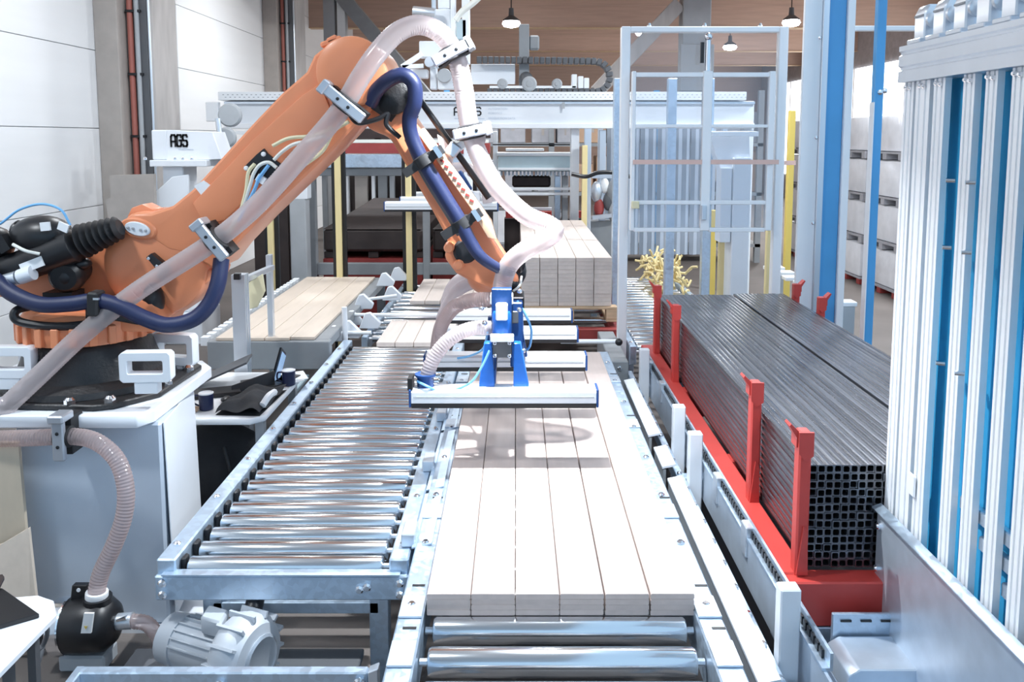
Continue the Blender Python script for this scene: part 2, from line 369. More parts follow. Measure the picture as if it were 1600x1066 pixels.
# ---------------------------------------------------------------- plank stack on the conveyor
src = None
NW, BT, PR = 6, .0188, .684
names = ['leftmost', 'second', 'third', 'fourth', 'fifth', 'rightmost']
for lay in range(4):
    for c in range(NW):
        x = -.302 + .1508 * c + random.uniform(-.0006, .0006) + (.003 if c == 4 else .006 if c == 5 else 0); z = PR + lay * (BT + .0003)
        yo = random.uniform(-.0015, .0015)
        if src is None:
            mb = MB().prism([(0, 0, .002), (.002, 0, 0), (.145, 0, 0), (.148, 0, .003), (.148, 0, BT - .004), (.145, 0, BT), (.003, 0, BT), (0, 0, BT - .004)], (0, 3.2, 0))
            src = mb.build('plank', 'wood_plank', org=(0, 0, 0)); o = src
        else: o = src.copy(); COL.objects.link(o)
        o.location = (x, 2.675 + yo, z)
        where = ['bottom', 'third', 'second', 'top'][lay]
        wc = names[c] + (' from left' if 0 < c < 5 else '')
        tag(o, f'pale wooden plank, {wc} in the {where} layer of the conveyor stack', 'plank', 'planks stacked on the near conveyor')

# ================================================================== STEEL TUBES IN THE RED RACK
TP = .0318; TB = .628; TX = 1.135; TY0, TY1 = 3.1, 6.6
def tube_mesh():
    a, b = TP * .497, TP * .37; m = MB(); q = [(-a, -a), (a, -a), (a, a), (-a, a)]
    c = a * .13; out = [(-a + c, -a), (a - c, -a), (a, -a + c), (a, a - c), (a - c, a), (-a + c, a), (-a, a - c), (-a, -a + c)]
    c = b * .3; inn = [(-b + c, -b), (b - c, -b), (b, -b + c), (b, b - c), (b - c, b), (-b + c, b), (-b, b - c), (-b, -b + c)]
    vs = [(x, 0, z) for x, z in out] + [(x, 0, z) for x, z in inn] + [(x, TY1 - TY0, z) for x, z in out] + [(x, .35, z) for x, z in inn]
    fs = [(i, (i + 1) % 8, 8 + (i + 1) % 8, 8 + i) for i in range(8)] + [(i, 16 + i, 16 + (i + 1) % 8, (i + 1) % 8) for i in range(8)]
    fs += [(8 + i, 8 + (i + 1) % 8, 24 + (i + 1) % 8, 24 + i) for i in range(8)] + [tuple(range(24, 32)), tuple(range(16, 24))[::-1]]
    m.add(vs, fs); return m.build('steel_tube', 'steel_dark', org=(0, 0, 0), smooth=50)
src = None; nt = 0
for r in range(13):
    for c in range(19):
        o = tube_mesh() if src is None else src.copy()
        if src is None: src = o
        else: COL.objects.link(o)
        o.location = (TX + TP * (c + .5), TY0 + random.uniform(-.006, .006), TB + TP * (r + .5)); nt += 1
        tag(o, f'dark square steel tube, {ORD[12 - r]} row from top, {ORD[c]} from left in near bundle', 'steel tube', 'steel tubes of the near bundle')
for c in range(13):
    o = src.copy(); COL.objects.link(o); o.location = (1.775 + TP * (c + .5), TY0 + .1 + random.uniform(-.01, .01), TB + TP * 12.5 - .01)
    tag(o, f'dark steel tube on top of the second bundle, {ORD[c]} beyond the dark gap', 'steel tube', 'steel tubes on top of the second bundle')
o = MB()
for r in range(12):
    for c in range(13): o.box(1.776 + TP * c, TY0 + .12, TB - .01 + TP * r, 1.776 + TP * (c + .97), TY1 + .1, TB - .01 + TP * (r + .97))
tag(o.build('steel_tubes_below', 'steel_dark', org=(1.9, 4.8, TB)), 'dark steel tubes stacked under the top row of the second bundle', 'steel tubes', kind='stuff')

t = thing('tube_rack', 'red steel carrier rack with upright posts holding the dark tubes', 'rack', (1.6, 4.8, .4))
MB().box(1.02, 3.06, .45, 1.128, 6.62, .625).build('long_beam', 'red', t, bev=.006)
MB().box(2.20, 3.06, .45, 2.30, 6.62, .625).build('long_beam', 'red', t, bev=.006)
for y in (3.0, 4.2, 5.4, 6.55): MB().box(1.02, y, .44, 2.30, y + .1, .618).build('cross_beam', 'red', t, bev=.006)
def stanchion(x, y, zt, sgn):
    p = MB().box(x - .024, y - .03, .60, x + .024, y + .03, zt).build('stanchion', 'red', t, bev=.007)
    MB().prism([(x - .03, y - .042, zt + .002), (x + .027, y - .042, zt + .002), (x + .027, y - .042, zt - .09), (x - .005, y - .042, zt - .11), (x - .03, y - .042, zt - .08)], (0, .011, 0)).build('hook_plate', 'red', p)
    MB().prism([(x - sgn * .025, y - .03, zt - .06), (x - sgn * .025, y - .03, zt - .0), (x - sgn * .058, y - .03, zt + .032), (x - sgn * .064, y - .03, zt + .024), (x - sgn * .036, y - .03, zt - .02), (x - sgn * .036, y - .03, zt - .06)], (0, .06, 0)).build('hook', 'red', p)
    MB().prism([(x - .022, y - .031, .626), (x + .022, y - .031, .626), (x + .016, y - .031, .80), (x + .0, y - .031, .82)], (0, -.008, 0)).build('gusset', 'red', p)
for y in (3.08, 3.72, 5.62, 6.38): stanchion(1.10, y, 1.19 if y < 5 else 1.16, 1)
for y in (6.0, 6.55, 4.4, 3.4): stanchion(2.235, y, 1.14, -1)

# ---------------------------------------------------------------- galvanised transfer frame under the rack
t = thing('transfer_frame', 'galvanised transfer frame with white posts beside the red rack', 'conveyor frame', (.95, 4.4, 0))
for i, y in enumerate((2.72, 4.22, 4.66, 5.95)):
    MB().box(.905, y - .03, 0, .975, y + .03, .765).build('post', 'white', t, bev=.005)
for (ya, yb) in ((2.5, 4.12), (4.27, 4.55), (4.74, 5.86)):
    MB().prism([(.78, ya, .545), (.85, ya, .56), (.85, ya, .572), (.78, ya, .557)], (0, yb - ya, 0)).build('cover_strip', 'white', t)
    MB().box(.785, ya, .30, .80, yb, .54).build('inner_plate', 'grey_mid', t)
MB().box(.985, 2.4, .40, .995, 6.3, .60).build('side_plate', 'galv_sheet', t)
MB().box(.86, 2.4, .44, .90, 6.3, .50).build('bolt_strip', 'galv', t, bev=.003)
bolts(MB(), [(.88, 2.6 + k * .19, .50) for k in range(19)], (0, 0, 1), .014, .016).build('bolt', 'chrome', t)
MB().prism([(.98, 2.5, .60), (1.015, 2.5, .60), (1.015, 2.5, .66), (1.005, 2.5, .66), (1.005, 2.5, .61), (.98, 2.5, .61)], (0, 3.85, 0)).build('guide_channel', 'galv', t)
m = MB()
for k in range(100): m.box(.996, 2.55 + k * .038, .612, 1.004, 2.575 + k * .038, .64)
m.build('chain', 'black', t)['kind'] = 'stuff'
for k in range(7): MB().box(.975, 2.85 + k * .52, .52, 1.01, 2.93 + k * .52, .655).build('bracket', 'alu', t, bev=.004)
for y in (2.6, 4.4, 6.1): MB().box(.92, y, 0, 1.0, y + .07, .44).build('leg', 'galv', t, bev=.004)
for x in (2.15,):
    for y in (3.0, 4.6, 6.3): MB().box(x, y, 0, x + .08, y + .08, .44).build('leg', 'galv', t, bev=.004)
for y in (3.0, 4.5, 6.2): MB().box(1.0, y, .36, 2.2, y + .09, .437).build('cross_bar', 'galv', t, bev=.004)
# ================================================================== ROBOT
# white pedestal
t = thing('robot_pedestal', 'pale grey steel pedestal with white top plate under the robot', 'pedestal', (-2.15, 4.3, 0))
PZ = 1.06
def frustum(m, lo, hi):      # lo, hi: (x0, y0, x1, y1, z)
    a = [(lo[0], lo[1], lo[4]), (lo[2], lo[1], lo[4]), (lo[2], lo[3], lo[4]), (lo[0], lo[3], lo[4])]
    b = [(hi[0], hi[1], hi[4]), (hi[2], hi[1], hi[4]), (hi[2], hi[3], hi[4]), (hi[0], hi[3], hi[4])]
    return m.add(a + b, [(3, 2, 1, 0), (4, 5, 6, 7), (0, 1, 5, 4), (1, 2, 6, 5), (2, 3, 7, 6), (3, 0, 4, 7)])
MB().prism([(-2.3, 3.70, .02), (-1.63, 3.70, .02), (-1.71, 4.30, .02), (-2.3, 4.30, .02)], (0, 0, PZ - .082)).build('body', 'pedestal', t, bev=.012)
MB().prism([(-2.75, 3.62, PZ), (-1.70, 3.62, PZ), (-1.655, 3.70, PZ), (-1.655, 4.42, PZ), (-1.75, 4.55, PZ), (-2.75, 4.55, PZ)], (0, 0, -.06)).build('top_plate', 'white', t, bev=.006)
MB().prism([(-1.628, 3.72, PZ - .065), (-1.61, 3.72, .05), (-1.69, 4.28, .05), (-1.708, 4.28, PZ - .065)], (.008, 0, 0)).build('corner_rib', 'white', t, bev=.003)
frustum(MB(), (-2.45, 3.66, -1.5, 4.55, 0), (-2.45, 3.66, -1.5, 4.55, .019)).build('foot_plate', 'white', t)

RB = thing('industrial_robot', 'large orange six axis robot arm reaching over the conveyors', 'robot', (-2.14, 4.1, PZ))
RX, RY = -2.14, 4.1
MB().prism([(RX - .46, RY - .30, PZ + .03), (RX - .30, RY - .40, PZ + .03), (RX + .22, RY - .43, PZ + .03), (RX + .30, RY - .40, PZ + .03), (RX + .44, RY - .22, PZ + .03), (RX + .46, RY + .25, PZ + .03), (RX + .3, RY + .42, PZ + .03), (RX - .3, RY + .42, PZ + .03), (RX - .46, RY + .3, PZ + .03)], (0, 0, -.028)).build('base_flange', 'black_casting', RB, bev=.006)
b = MB().lathe([(.40, .032), (.39, .06), (.34, .09), (.31, .16), (.29, .22), (.27, .25)], (RX, RY, PZ), (0, 0, 1), 36).build('base_casting', 'black_casting', RB)
bolts(MB(), [(RX + .10, RY - .40, PZ + .03), (RX + .27, RY - .37, PZ + .03), (RX - .2, RY - .40, PZ + .03), (RX + .42, RY - .1, PZ + .03), (RX + .43, RY + .15, PZ + .03), (RX - .34, RY - .34, PZ + .03)], (0, 0, 1), .026, .03).build('anchor_bolt', 'chrome', b)
# white frames with rectangular openings fixed around the base
def loop_frame(p, ux, w2, h2, dep, name='fork_pocket'):
    p = V(p); ux = V(ux).normalized(); uz = V((0, 0, 1)); n = ux.cross(uz); m = MB(); c = .2 * h2
    def octo(w_, h_, c_): return [(-w_ + c_, -h_), (w_ - c_, -h_), (w_, -h_ + c_), (w_, h_ - c_), (w_ - c_, h_), (-w_ + c_, h_), (-w_, h_ - c_), (-w_, -h_ + c_)]
    A, B = octo(w2, h2, c), octo(w2 * .68, h2 * .42, c * .3); A = [(x, z) for x, z in A]
    P = lambda q, d: p + ux * q[0] + uz * (q[1]) + n * d
    vs = [P(q, -dep) for q in A] + [P(q, -dep) for q in B] + [P(q, dep) for q in A] + [P(q, dep) for q in B]; fs = []
    for i in range(8):
        j = (i + 1) % 8
        fs += [(i, j, 8 + j, 8 + i), (16 + j, 16 + i, 24 + i, 24 + j), (j, i, 16 + i, 16 + j), (8 + i, 8 + j, 24 + j, 24 + i)]
    m.add(vs, fs)
    m.hexa(p - uz * (h2 + .025), ux * w2 * .45, uz * .028, n * dep * .9)
    bm_o = m.build(name, 'white', RB, bev=.004)
    return bm_o
loop_frame(at(230, 572, 3.70), (1, .05, 0), .115, .07, .03)
loop_frame(at(274, 545, 4.30), (1, -.2, 0), .12, .085, .03)
loop_frame(at(18, 565, 3.80), (1, 0, 0), .11, .075, .03)
loop_frame(at(62, 545, 4.40), (1, .1, 0), .10, .075, .03)
# toothed orange ring and rotating column
z0 = PZ + .25
m = MB().lathe([(.25, 0), (.295, .01), (.305, .05), (.305, .12), (.28, .15), (.25, .16)], (RX, RY, z0), (0, 0, 1), 36)
g = m.build('turn_ring', 'orange', RB)
m = MB()
for k in range(24):
    a = 2 * math.pi * k / 24; d = V((math.cos(a), math.sin(a), 0)); m.hexa(V((RX, RY, z0 + .06)) + d * .307, d * .018, d.cross(V((0, 0, 1))) * .018, (0, 0, .045))
m.build('ring_lug', 'orange', g, bev=.004)
def ppoly(pts, Y, th, name, mt, par, bev=.02, seg=2): return MB().prism([at(x, y, Y) for x, y in pts], (0, th, 0)).build(name, mt, par, bev=bev, seg=seg)
ppoly([(-90, 440), (-60, 415), (10, 418), (75, 400), (130, 378), (185, 360), (235, 350), (300, 395), (312, 440), (290, 480), (245, 510), (80, 510), (60, 498), (40, 478), (0, 466), (-70, 462)], 4.10, .36, 'turning_column', 'orange', RB, .03)
ppoly([(60, 500), (70, 475), (235, 470), (255, 500), (245, 520), (70, 520)], 3.92, .3, 'column_foot', 'orange', RB, .02)
hub = at(247, 412, 4.08)
MB().lathe([(.17, -.055), (.225, -.05), (.25, -.035), (.255, -.02), (.255, .3), (.20, .42)], hub, (0, 1, 0), 40).build('shoulder_hub', 'orange', RB)
# upper arm: broad casting with a raised spine, from the shoulder to the elbow
ua = [(190, 345), (205, 332), (235, 333), (268, 322), (300, 296), (395, 192), (440, 145), (478, 112), (490, 86), (512, 68), (545, 60), (575, 65), (598, 85), (605, 115), (597, 145), (572, 178), (520, 235), (468, 285), (405, 345), (360, 392), (335, 425), (322, 415), (290, 398), (262, 392), (232, 372), (200, 365)]
arm = ppoly(ua, 4.02, .36, 'upper_arm', 'orange', RB, .035, 3)
ppoly([(300, 318), (395, 218), (470, 150), (500, 130), (520, 180), (440, 258), (350, 345), (318, 352)], 4.003, .03, 'arm_web', 'orange', arm, .012, 2)
m = MB(); c = at(548, 112, 3.99); m.lathe([(.10, -.012), (.155, -.008), (.165, 0), (.17, .03), (.17, .5), (.12, .52)], c, (0, 1, 0), 36)
m.build('elbow_hub', 'orange', RB)
ppoly([(198, 340), (205, 325), (222, 319), (240, 328), (245, 336), (215, 338)], 4.12, .12, 'lifting_lug', 'orange', arm, .008)
for (x0, y0, x1, y1) in ((502, 72, 535, 60), (512, 66, 528, 58)):
    MB().bar(at(x0, y0, 4.2), at(x1, y1, 4.2), .05, .03).build('lifting_lug', 'orange', arm, bev=.008)
# lower rounded flank of the shoulder
ppoly([(262, 392), (290, 398), (330, 425), (325, 442), (300, 456), (268, 458), (240, 445)], 4.06, .30, 'shoulder_cover', 'orange', RB, .01, 1)
# white oval cover with four screws
c = at(214, 358, 4.0); m = MB()
pts = [c + V((.062 * math.cos(a) * .98 + .0 * math.sin(a), 0, -.062 * math.cos(a) * .18 + .034 * math.sin(a))) for a in [2 * math.pi * k / 28 for k in range(28)]]
ov = m.prism(pts, (0, .03, 0)).build('oval_cover', 'white', RB, bev=.004); ov['label'] = 'white oval cover plate with four screws'
bolts(MB(), [c + V((dx, -.001, -dx * .18)) for dx in (-.042, -.018, .018, .042)], (0, -1, 0), .007, .006).build('screw', 'grey', ov)
pts = [c + V((.088 * math.cos(a), .01, -.088 * math.cos(a) * .18 + .052 * math.sin(a))) for a in [2 * math.pi * k / 28 for k in range(28)]]
MB().prism(pts, (0, .03, 0)).build('cover_boss', 'orange', RB, bev=.008)
# forearm
fa = [(560, 175), (590, 152), (628, 160), (655, 200), (700, 262), (735, 318), (765, 368), (792, 410), (812, 436), (806, 455), (785, 462), (745, 446), (712, 428), (694, 404), (697, 386), (700, 376), (675, 330), (640, 270), (608, 215), (575, 202)]
fo = ppoly(fa, 4.10, .30, 'forearm', 'orange', RB, .035, 3)
ppoly([(612, 205), (640, 195), (685, 265), (725, 335), (738, 372), (720, 380), (690, 330), (645, 262)], 4.088, .02, 'forearm_panel', 'orange', fo, .008)
rib = ppoly([(650, 205), (662, 200), (700, 250), (768, 345), (776, 375), (762, 372), (735, 325), (690, 262)], 4.03, .055, 'slotted_spine', 'orange_pale', fo, .006)
m = MB()
for k in range(8):
    q = k / 7; m.bar(at(688 + 46 * q, 250 + 62 * q, 4.028), at(694 + 46 * q, 253 + 62 * q, 4.028), .010, .006, (0, 1, 0))
m.build('slot', 'red_dull', rib)
MB().lathe([(.05, 0), (.062, .01), (.062, .03), (.03, .04)], at(727, 393, 4.085), (0, 1, 0), 24).build('pivot_recess', 'black', fo)
for (x, y) in ((701, 388), (716, 415)): MB().lathe([(.02, 0), (.026, .01), (.026, .1)], at(x, y, 4.05), (0, 1, 0), 14).build('side_boss', 'orange', fo)
wr_ = MB().ell(at(770, 432, 4.25), .135, .15, .10, 22, 12).build('wrist_body', 'orange', RB)
MB().lathe([(.085, -.01), (.095, .0), (.095, .05), (.085, .06)], at(786, 452, 4.25) + V((0, 0, -.06)), (0.15, 0, 1), 26).build('tool_flange', 'chrome', RB)
MB().ell(at(806, 424, 4.22), .055, .08, .075, 14, 8).build('wrist_motor', 'black', RB)
m = MB(); m.ell(at(812, 412, 4.15), .03, .03, .05, 10, 6); m.ell(at(800, 445, 4.12), .035, .03, .03, 10, 6); m.build('cable_plug', 'black', RB)
# black elbow motors
m = MB().lathe([(.05, -.02), (.09, 0), (.09, .16), (.07, .18)], at(612, 150, 4.06), (0, 1, 0), 22); m.ell(at(602, 122, 4.3), .07, .1, .06); m.bar(at(560, 135, 4.05), at(640, 190, 4.2), .10, .12, (0, 1, 0)); m.build('elbow_motor', 'black_casting', RB)
ppoly([(532, 125), (548, 121), (562, 128), (556, 146), (545, 140)], 3.985, .02, 'vent', 'black', RB, .002)
MB().tube(spline([at(545, 178, 3.99), at(560, 192, 3.98), at(590, 186, 3.98), at(606, 178, 3.98), at(604, 195, 3.98), at(625, 215, 4.0)]), .012, 8).build('cable', 'black', RB)
# counterbalance cylinder, rubber bellows and shoulder motors
cb = MB().tube([at(-20, 436, 3.94), at(8, 426, 3.94), at(60, 406, 3.95), at(118, 384, 3.96), at(124, 381, 3.96)], [.07, .075, .078, .085, .06], 22).build('counterbalance', 'black', RB)
MB().cyl(at(8, 440, 3.86), at(28, 434, 3.86), .034, n=16).build('end_sleeve', 'alu', cb); MB().cyl(at(31, 433, 3.86), at(52, 426, 3.86), .036, n=16).build('end_sleeve', 'white', cb)
MB().hexa(at(50, 414, 3.868), (.052, 0, .02), (0, .004, 0), (-.008, 0, .022)).build('rating_label', 'paper', cb)
p0, p1 = at(126, 378, 3.96), at(188, 355, 3.96); m = MB(); pts = []; rs = []
for k in range(15): pts.append(p0.lerp(p1, k / 14)); rs.append((.088 if k % 2 else .060) * (1 - .35 * k / 14))
m.tube(pts, rs, 22).build('bellows', 'rubber', RB)
sm = MB().ell(at(66, 368, 4.0), .145, .12, .098, 20, 12).build('shoulder_motor', 'black', RB)
MB().lathe([(.05, 0), (.055, .03), (.04, .05)], at(38, 362, 4.0), (-1, 0, .05), 14).build('motor_plug', 'black', sm)
MB().hexa(at(71, 354, 3.88), (.022, .0, .002), (0, .006, 0), (-.002, 0, .02)).build('rating_label', 'paper', sm)
MB().hexa(at(99, 355, 3.9), (.022, .0, -.01), (0, .006, 0), (.006, 0, .018)).build('rating_label', 'paper', sm)
m = MB(); m.ell(at(-12, 382, 3.98), .10, .1, .09, 16, 9); m.bar(at(0, 370, 3.9), at(14, 392, 3.9), .05, .05); m.build('column_motor', 'black', RB)
m = MB().lathe([(.06, -.03), (.075, -.015), (.082, .0), (.085, .02), (.07, .12), (.07, .2)], at(103, 432, 3.95), (-.12, 1, .1), 28); m.ell(at(103, 432, 3.95), .05, .035, .055, 16, 8); m.hexa(at(100, 462, 4.0), (.07, 0, 0), (0, .06, 0), (0, 0, .025)); m.ell(at(130, 412, 3.98), .04, .04, .03)
m.build('motor_cap', 'black', RB)
bp = ppoly([(228, 402), (236, 396), (262, 418), (254, 446), (244, 432), (246, 424)], 3.985, .05, 'hose_bracket', 'black', RB, .004)
bolts(MB(), [at(232, 404, 3.985), at(245, 416, 3.985)], (0, -1, 0), .009, .008).build('screw', 'chrome', bp)
MB().tube(spline([at(52, 478, 3.88), at(28, 484, 3.82), at(22, 494, 3.80), at(32, 503, 3.80), at(65, 509, 3.80), at(105, 510, 3.80), at(150, 505, 3.82)]), .020, 10).build('looped_cable', 'black', RB)
m = MB(); m.bar(at(148, 460, 3.86), at(150, 512, 3.86), .07, .06, (0, 1, 0)); m.ell(at(165, 490, 3.88), .06, .05, .045); m.bar(at(160, 488, 3.87), at(225, 500, 3.95), .05, .05); m.ell(at(240, 470, 3.98), .05, .06, .09); m.build('cable_clamp', 'black', RB, bev=.006)
# valve block with push-in tubes on the upper arm
vb = ppoly([(380, 262), (400, 242), (412, 232), (418, 240), (440, 258), (410, 290), (396, 280)], 3.985, .03, 'valve_block', 'black', RB, .003)
bolts(MB(), [at(385, 263, 3.985), at(412, 241, 3.985)], (0, -1, 0), .012, .01).build('screw', 'paper', vb)
MB().bar(at(402, 276, 3.975), at(414, 284, 3.975), .035, .02, (0, 1, 0)).build('fitting', 'paper', vb)
for pts, mt in (([(432, 262), (420, 254), (406, 258), (396, 272), (390, 292), (376, 330), (350, 372)], 'cable_white'), ([(420, 258), (411, 270), (404, 280), (396, 300), (372, 345)], 'cable_blue'), ([(428, 250), (440, 238), (458, 226), (482, 220), (510, 212)], 'cable_white'), ([(426, 228), (452, 216), (490, 212), (520, 200)], 'cable_cream'), ([(398, 256), (388, 270), (384, 300), (372, 340), (355, 370)], 'cable_cream'), ([(545, 190), (522, 205), (505, 235), (480, 255), (468, 262)], 'cable_cream')):
    MB().tube(spline([at(x, y, 3.965) for x, y in pts]), .009, 8).build('tube_line', mt, vb)
MB().prism([at(303, 291, 4.012), at(318, 282, 4.012), at(332, 292, 4.012), at(316, 307, 4.012)], (0, .006, 0)).build('type_plate', 'paper', arm)
MB().tube(spline([at(-40, 372, 3.95), at(0, 350, 3.95), at(30, 328, 3.95), at(65, 319, 3.95), at(95, 328, 3.95), at(110, 352, 3.95)]), .006, 8).build('air_line', 'cable_blue', RB)
MB().tube(spline([at(20, 382, 3.85), at(40, 392, 3.84), at(62, 397, 3.86)]), .008, 8).build('air_line', 'cable_white', RB)

# ================================================================== HOSES
def clamp(par, px, py, Y, ang, r, L=.2):
    c = at(px, py, Y); d = V((math.cos(ang), 0, math.sin(ang))); n = V((-d.z, 0, d.x)); y = V((0, 1, 0))
    k = MB(); k.lathe([(r * 1.02, -.036), (r * 1.32, -.03), (r * 1.32, .03), (r * 1.02, .036)], c, d, 18); k.hexa(c - y * -.06, n * L * .45, d * .028, y * .05)
    k = k.build('hose_clamp', 'rubber', par)
    MB().hexa(c - y * (r * 1.12), n * L * .5, d * .026, y * .014).build('clamp_plate', 'clamp_alloy', k, bev=.006)
    MB().hexa(c + n * L * .5 - y * .02, n * .018, d * .034, y * .05).build('clamp_end', 'clamp_alloy', k, bev=.006)
    bolts(MB(), [c - y * (r * 1.12 + .014) + n * s * .03 for s in (-1, 1)], (0, -1, 0), .008, .004).build('screw', 'black', k)
    return k
hose_pts = [(-70, 708, 3.60), (0, 644, 3.66), (60, 588, 3.72), (130, 522, 3.78), (215, 455, 3.84), (330, 380, 3.86), (400, 322, 3.87), (470, 245, 3.87), (530, 175, 3.87), (565, 118, 3.87), (592, 80, 3.88), (622, 50, 3.9), (655, 39, 3.94), (688, 52, 3.98), (712, 88, 4.02), (724, 135, 4.05), (733, 195, 4.06), (748, 242, 4.05), (776, 292, 4.03), (820, 335, 4.0), (856, 351, 3.97), (866, 362, 3.95), (848, 377, 3.94), (815, 395, 3.95), (795, 415, 3.98), (786, 440, 4.0), (784, 462, 4.0)]
t = thing('suction_hose', 'long clear ribbed suction hose arching over the robot elbow to the gripper', 'hose', at(655, 39, 3.94))
hp = [at(*p) for p in hose_pts]
ribbed(hp, .0425, .002, .0135, 18, .0455).build('hose_run', 'hose_white', t)
clamp(t, 540, 162, 3.87, math.radians(50), .045, .23)
clamp(t, 336, 376, 3.86, math.radians(38), .045, .20)
clamp(t, 706, 84, 4.01, math.radians(-62), .05, .19)
clamp(t, 736, 206, 4.06, math.radians(-78), .05, .17)
m = MB(); m.ell(at(748, 215, 4.12), .035, .03, .06, 12, 7); m.build('hose_tail', 'hose_white', t)
t = thing('suction_hose', 'pinkish ribbed suction hose curving down the pedestal to the black filter', 'hose', at(195, 770, 3.5))
ribbed([at(-60, 690, 3.60), at(0, 686, 3.58), at(60, 684, 3.56), at(112, 682, 3.54), at(150, 690, 3.52), at(182, 718, 3.50), at(196, 760, 3.48), at(194, 805, 3.46), at(178, 852, 3.44), at(158, 895, 3.43), at(150, 930, 3.42)], .0345, .0028, .014, 18).build('hose_run', 'hose_clear', t)
clamp(t, 100, 682, 3.545, 0, .036, .19)
# dark blue cable conduits
t = thing('cable_conduit', 'dark blue cable conduit sagging below the robot shoulder', 'cable', at(120, 475, 3.8))
MB().tube(spline([at(-60, 395, 3.84), at(-5, 440, 3.82), at(25, 462, 3.80), at(65, 476, 3.78), at(110, 475, 3.78), at(150, 470, 3.80), at(185, 478, 3.80), at(225, 497, 3.80), at(262, 508, 3.80), at(300, 500, 3.82), at(325, 478, 3.84), at(340, 445, 3.86), at(346, 405, 3.90)], 12), .037, 16).build('conduit_run', 'navy', t)
m = MB(); m.bar(at(150, 455, 3.79), at(150, 492, 3.79), .05, .085, (0, 1, 0)); m.build('cable_clip', 'rubber', t, bev=.008)
MB().bar(at(146, 467, 3.735), at(155, 467, 3.735), .012, .01).build('clip_pin', 'chrome', t)
t = thing('cable_conduit', 'dark blue cable conduit looping at the elbow and down the forearm', 'cable', at(640, 150, 4.0))
MB().tube(spline([at(578, 162, 4.02), at(590, 140, 3.99), at(612, 122, 3.96), at(632, 118, 3.95), at(647, 132, 3.95), at(648, 160, 3.96), at(640, 185, 3.98), at(643, 212, 3.99), at(660, 250, 3.99), at(690, 300, 3.99), at(718, 345, 3.98), at(735, 378, 3.97), at(752, 402, 3.96), at(780, 420, 3.98), at(800, 425, 4.0)], 12), [.036] * 121 + [.036 - .012 * min(1, k / 40) for k in range(48)], 16).build('conduit_run', 'navy', t)
MB().tube(spline([at(640, 215, 4.03), at(665, 270, 4.03), at(705, 335, 4.03), at(722, 365, 4.03)], 8), .028, 12).build('conduit_run', 'grey_dark', t)
for (x, y, a) in ((662, 252, -57), (722, 350, -57)):
    c = at(x, y, 3.99); d = V((math.cos(math.radians(a)), 0, math.sin(math.radians(a)))); n = V((-d.z, 0, d.x))
    k = MB().lathe([(.038, -.03), (.048, -.025), (.048, .025), (.038, .03)], c, d, 16); k.hexa(c - n * .05, n * .06, d * .022, V((0, .03, 0))); k.hexa(c + n * .05, n * .06, d * .022, V((0, .03, 0))); k = k.build('cable_clip', 'rubber', t)
    MB().hexa(c + n * .085 - V((0, .03, 0)), n * .012, d * .03, (0, .02, 0)).build('clip_pin', 'chrome', k)
t = thing('hose_support_rod', 'thin black rod with alloy clamp beside the clear hose', 'rod', at(700, 220, 4.12))
MB().cyl(at(652, 150, 4.15), at(764, 310, 4.12), .016, n=12).build('rod', 'black', t)
MB().bar(at(700, 228, 4.1), at(716, 240, 4.1), .07, .06, (0, 1, 0)).build('rod_clamp', 'alu', t, bev=.008)
MB().bar(at(716, 232, 4.1), at(738, 210, 4.08), .04, .03, (0, 1, 0)).build('link_arm', 'alu_white', t, bev=.004)
ppoly([(683, 210), (712, 226), (706, 262), (694, 268)], 4.13, .012, 'guide_plate', 'white', t, .002)

# ================================================================== VACUUM GRIPPER
G = thing('vacuum_gripper', 'blue and silver vacuum gripper with four bars above the planks', 'gripper', (-.05, 4.6, 1.05))
GZ = 1.053
def gbar(par, x0, x1, y, z, wy=.11, h=.085):
    b = MB().prism([(x0, y - wy / 2, z + .022), (x0, y - wy / 2, z + h - .012), (x0, y - wy / 2 + .012, z + h), (x0, y + wy / 2 - .012, z + h), (x0, y + wy / 2, z + h - .012), (x0, y + wy / 2, z + .022)], (x1 - x0, 0, 0)).build('suction_bar', 'alu_white', par)
    MB().box(x0 + .01, y - wy / 2 - .003, z + .048, x1 - .01, y - wy / 2, z + .054).build('groove', 'grey', b)
    MB().box(x0, y - wy / 2 - .002, z, x1, y + wy / 2 + .002, z + .02).build('foam_pad', 'black', b)
    for xe in (x0 - .012, x1 + .001): MB().box(xe, y - wy / 2 - .002, z + .002, xe + .011, y + wy / 2, z + h + .002).build('end_cap', 'blue_deep', b, bev=.003)
    return b
for y in (3.80, 4.41, 5.03, 5.56): gbar(G, -.484, .372, y, GZ)
for x in (-.12, .02): MB().box(x - .025, 3.82, GZ + .09, x + .025, 5.6, GZ + .16).build('spine_rail', 'blue_deep', G, bev=.004)
for y, mt in ((3.80, 'blue'), (4.36, 'blue_deep')):
    xs = ((747, 773, 756, 768), (802, 828, 803, 814))
    for a, b_, c_, d_ in xs:
        q = [at(a, 613, 3.78), at(b_, 613, 3.78), at(d_, 538, 3.78), at(c_, 538, 3.78)]
        q = [V((p.x, y, p.z)) for p in q]; MB().prism(q, (0, .05, 0)).build('bracket_leg', mt, G, bev=.004)
MB().prism([at(770, 534, 3.80), at(799, 534, 3.80), at(800, 556, 3.80), at(795, 560, 3.80), at(774, 560, 3.80), at(769, 556, 3.80)], (0, .08, 0)).build('motor_block', 'grey_dark', G, bev=.006)
bolts(MB(), [at(773, 556, 3.795), at(796, 556, 3.795), at(773, 536, 3.795), at(796, 536, 3.795)], (0, -1, 0), .009, .008).build('screw', 'chrome', G)
MB().bar(at(766, 528, 3.80), at(803, 528, 3.80), .05, .03).build('cross_plate', 'alu_white', G, bev=.004)
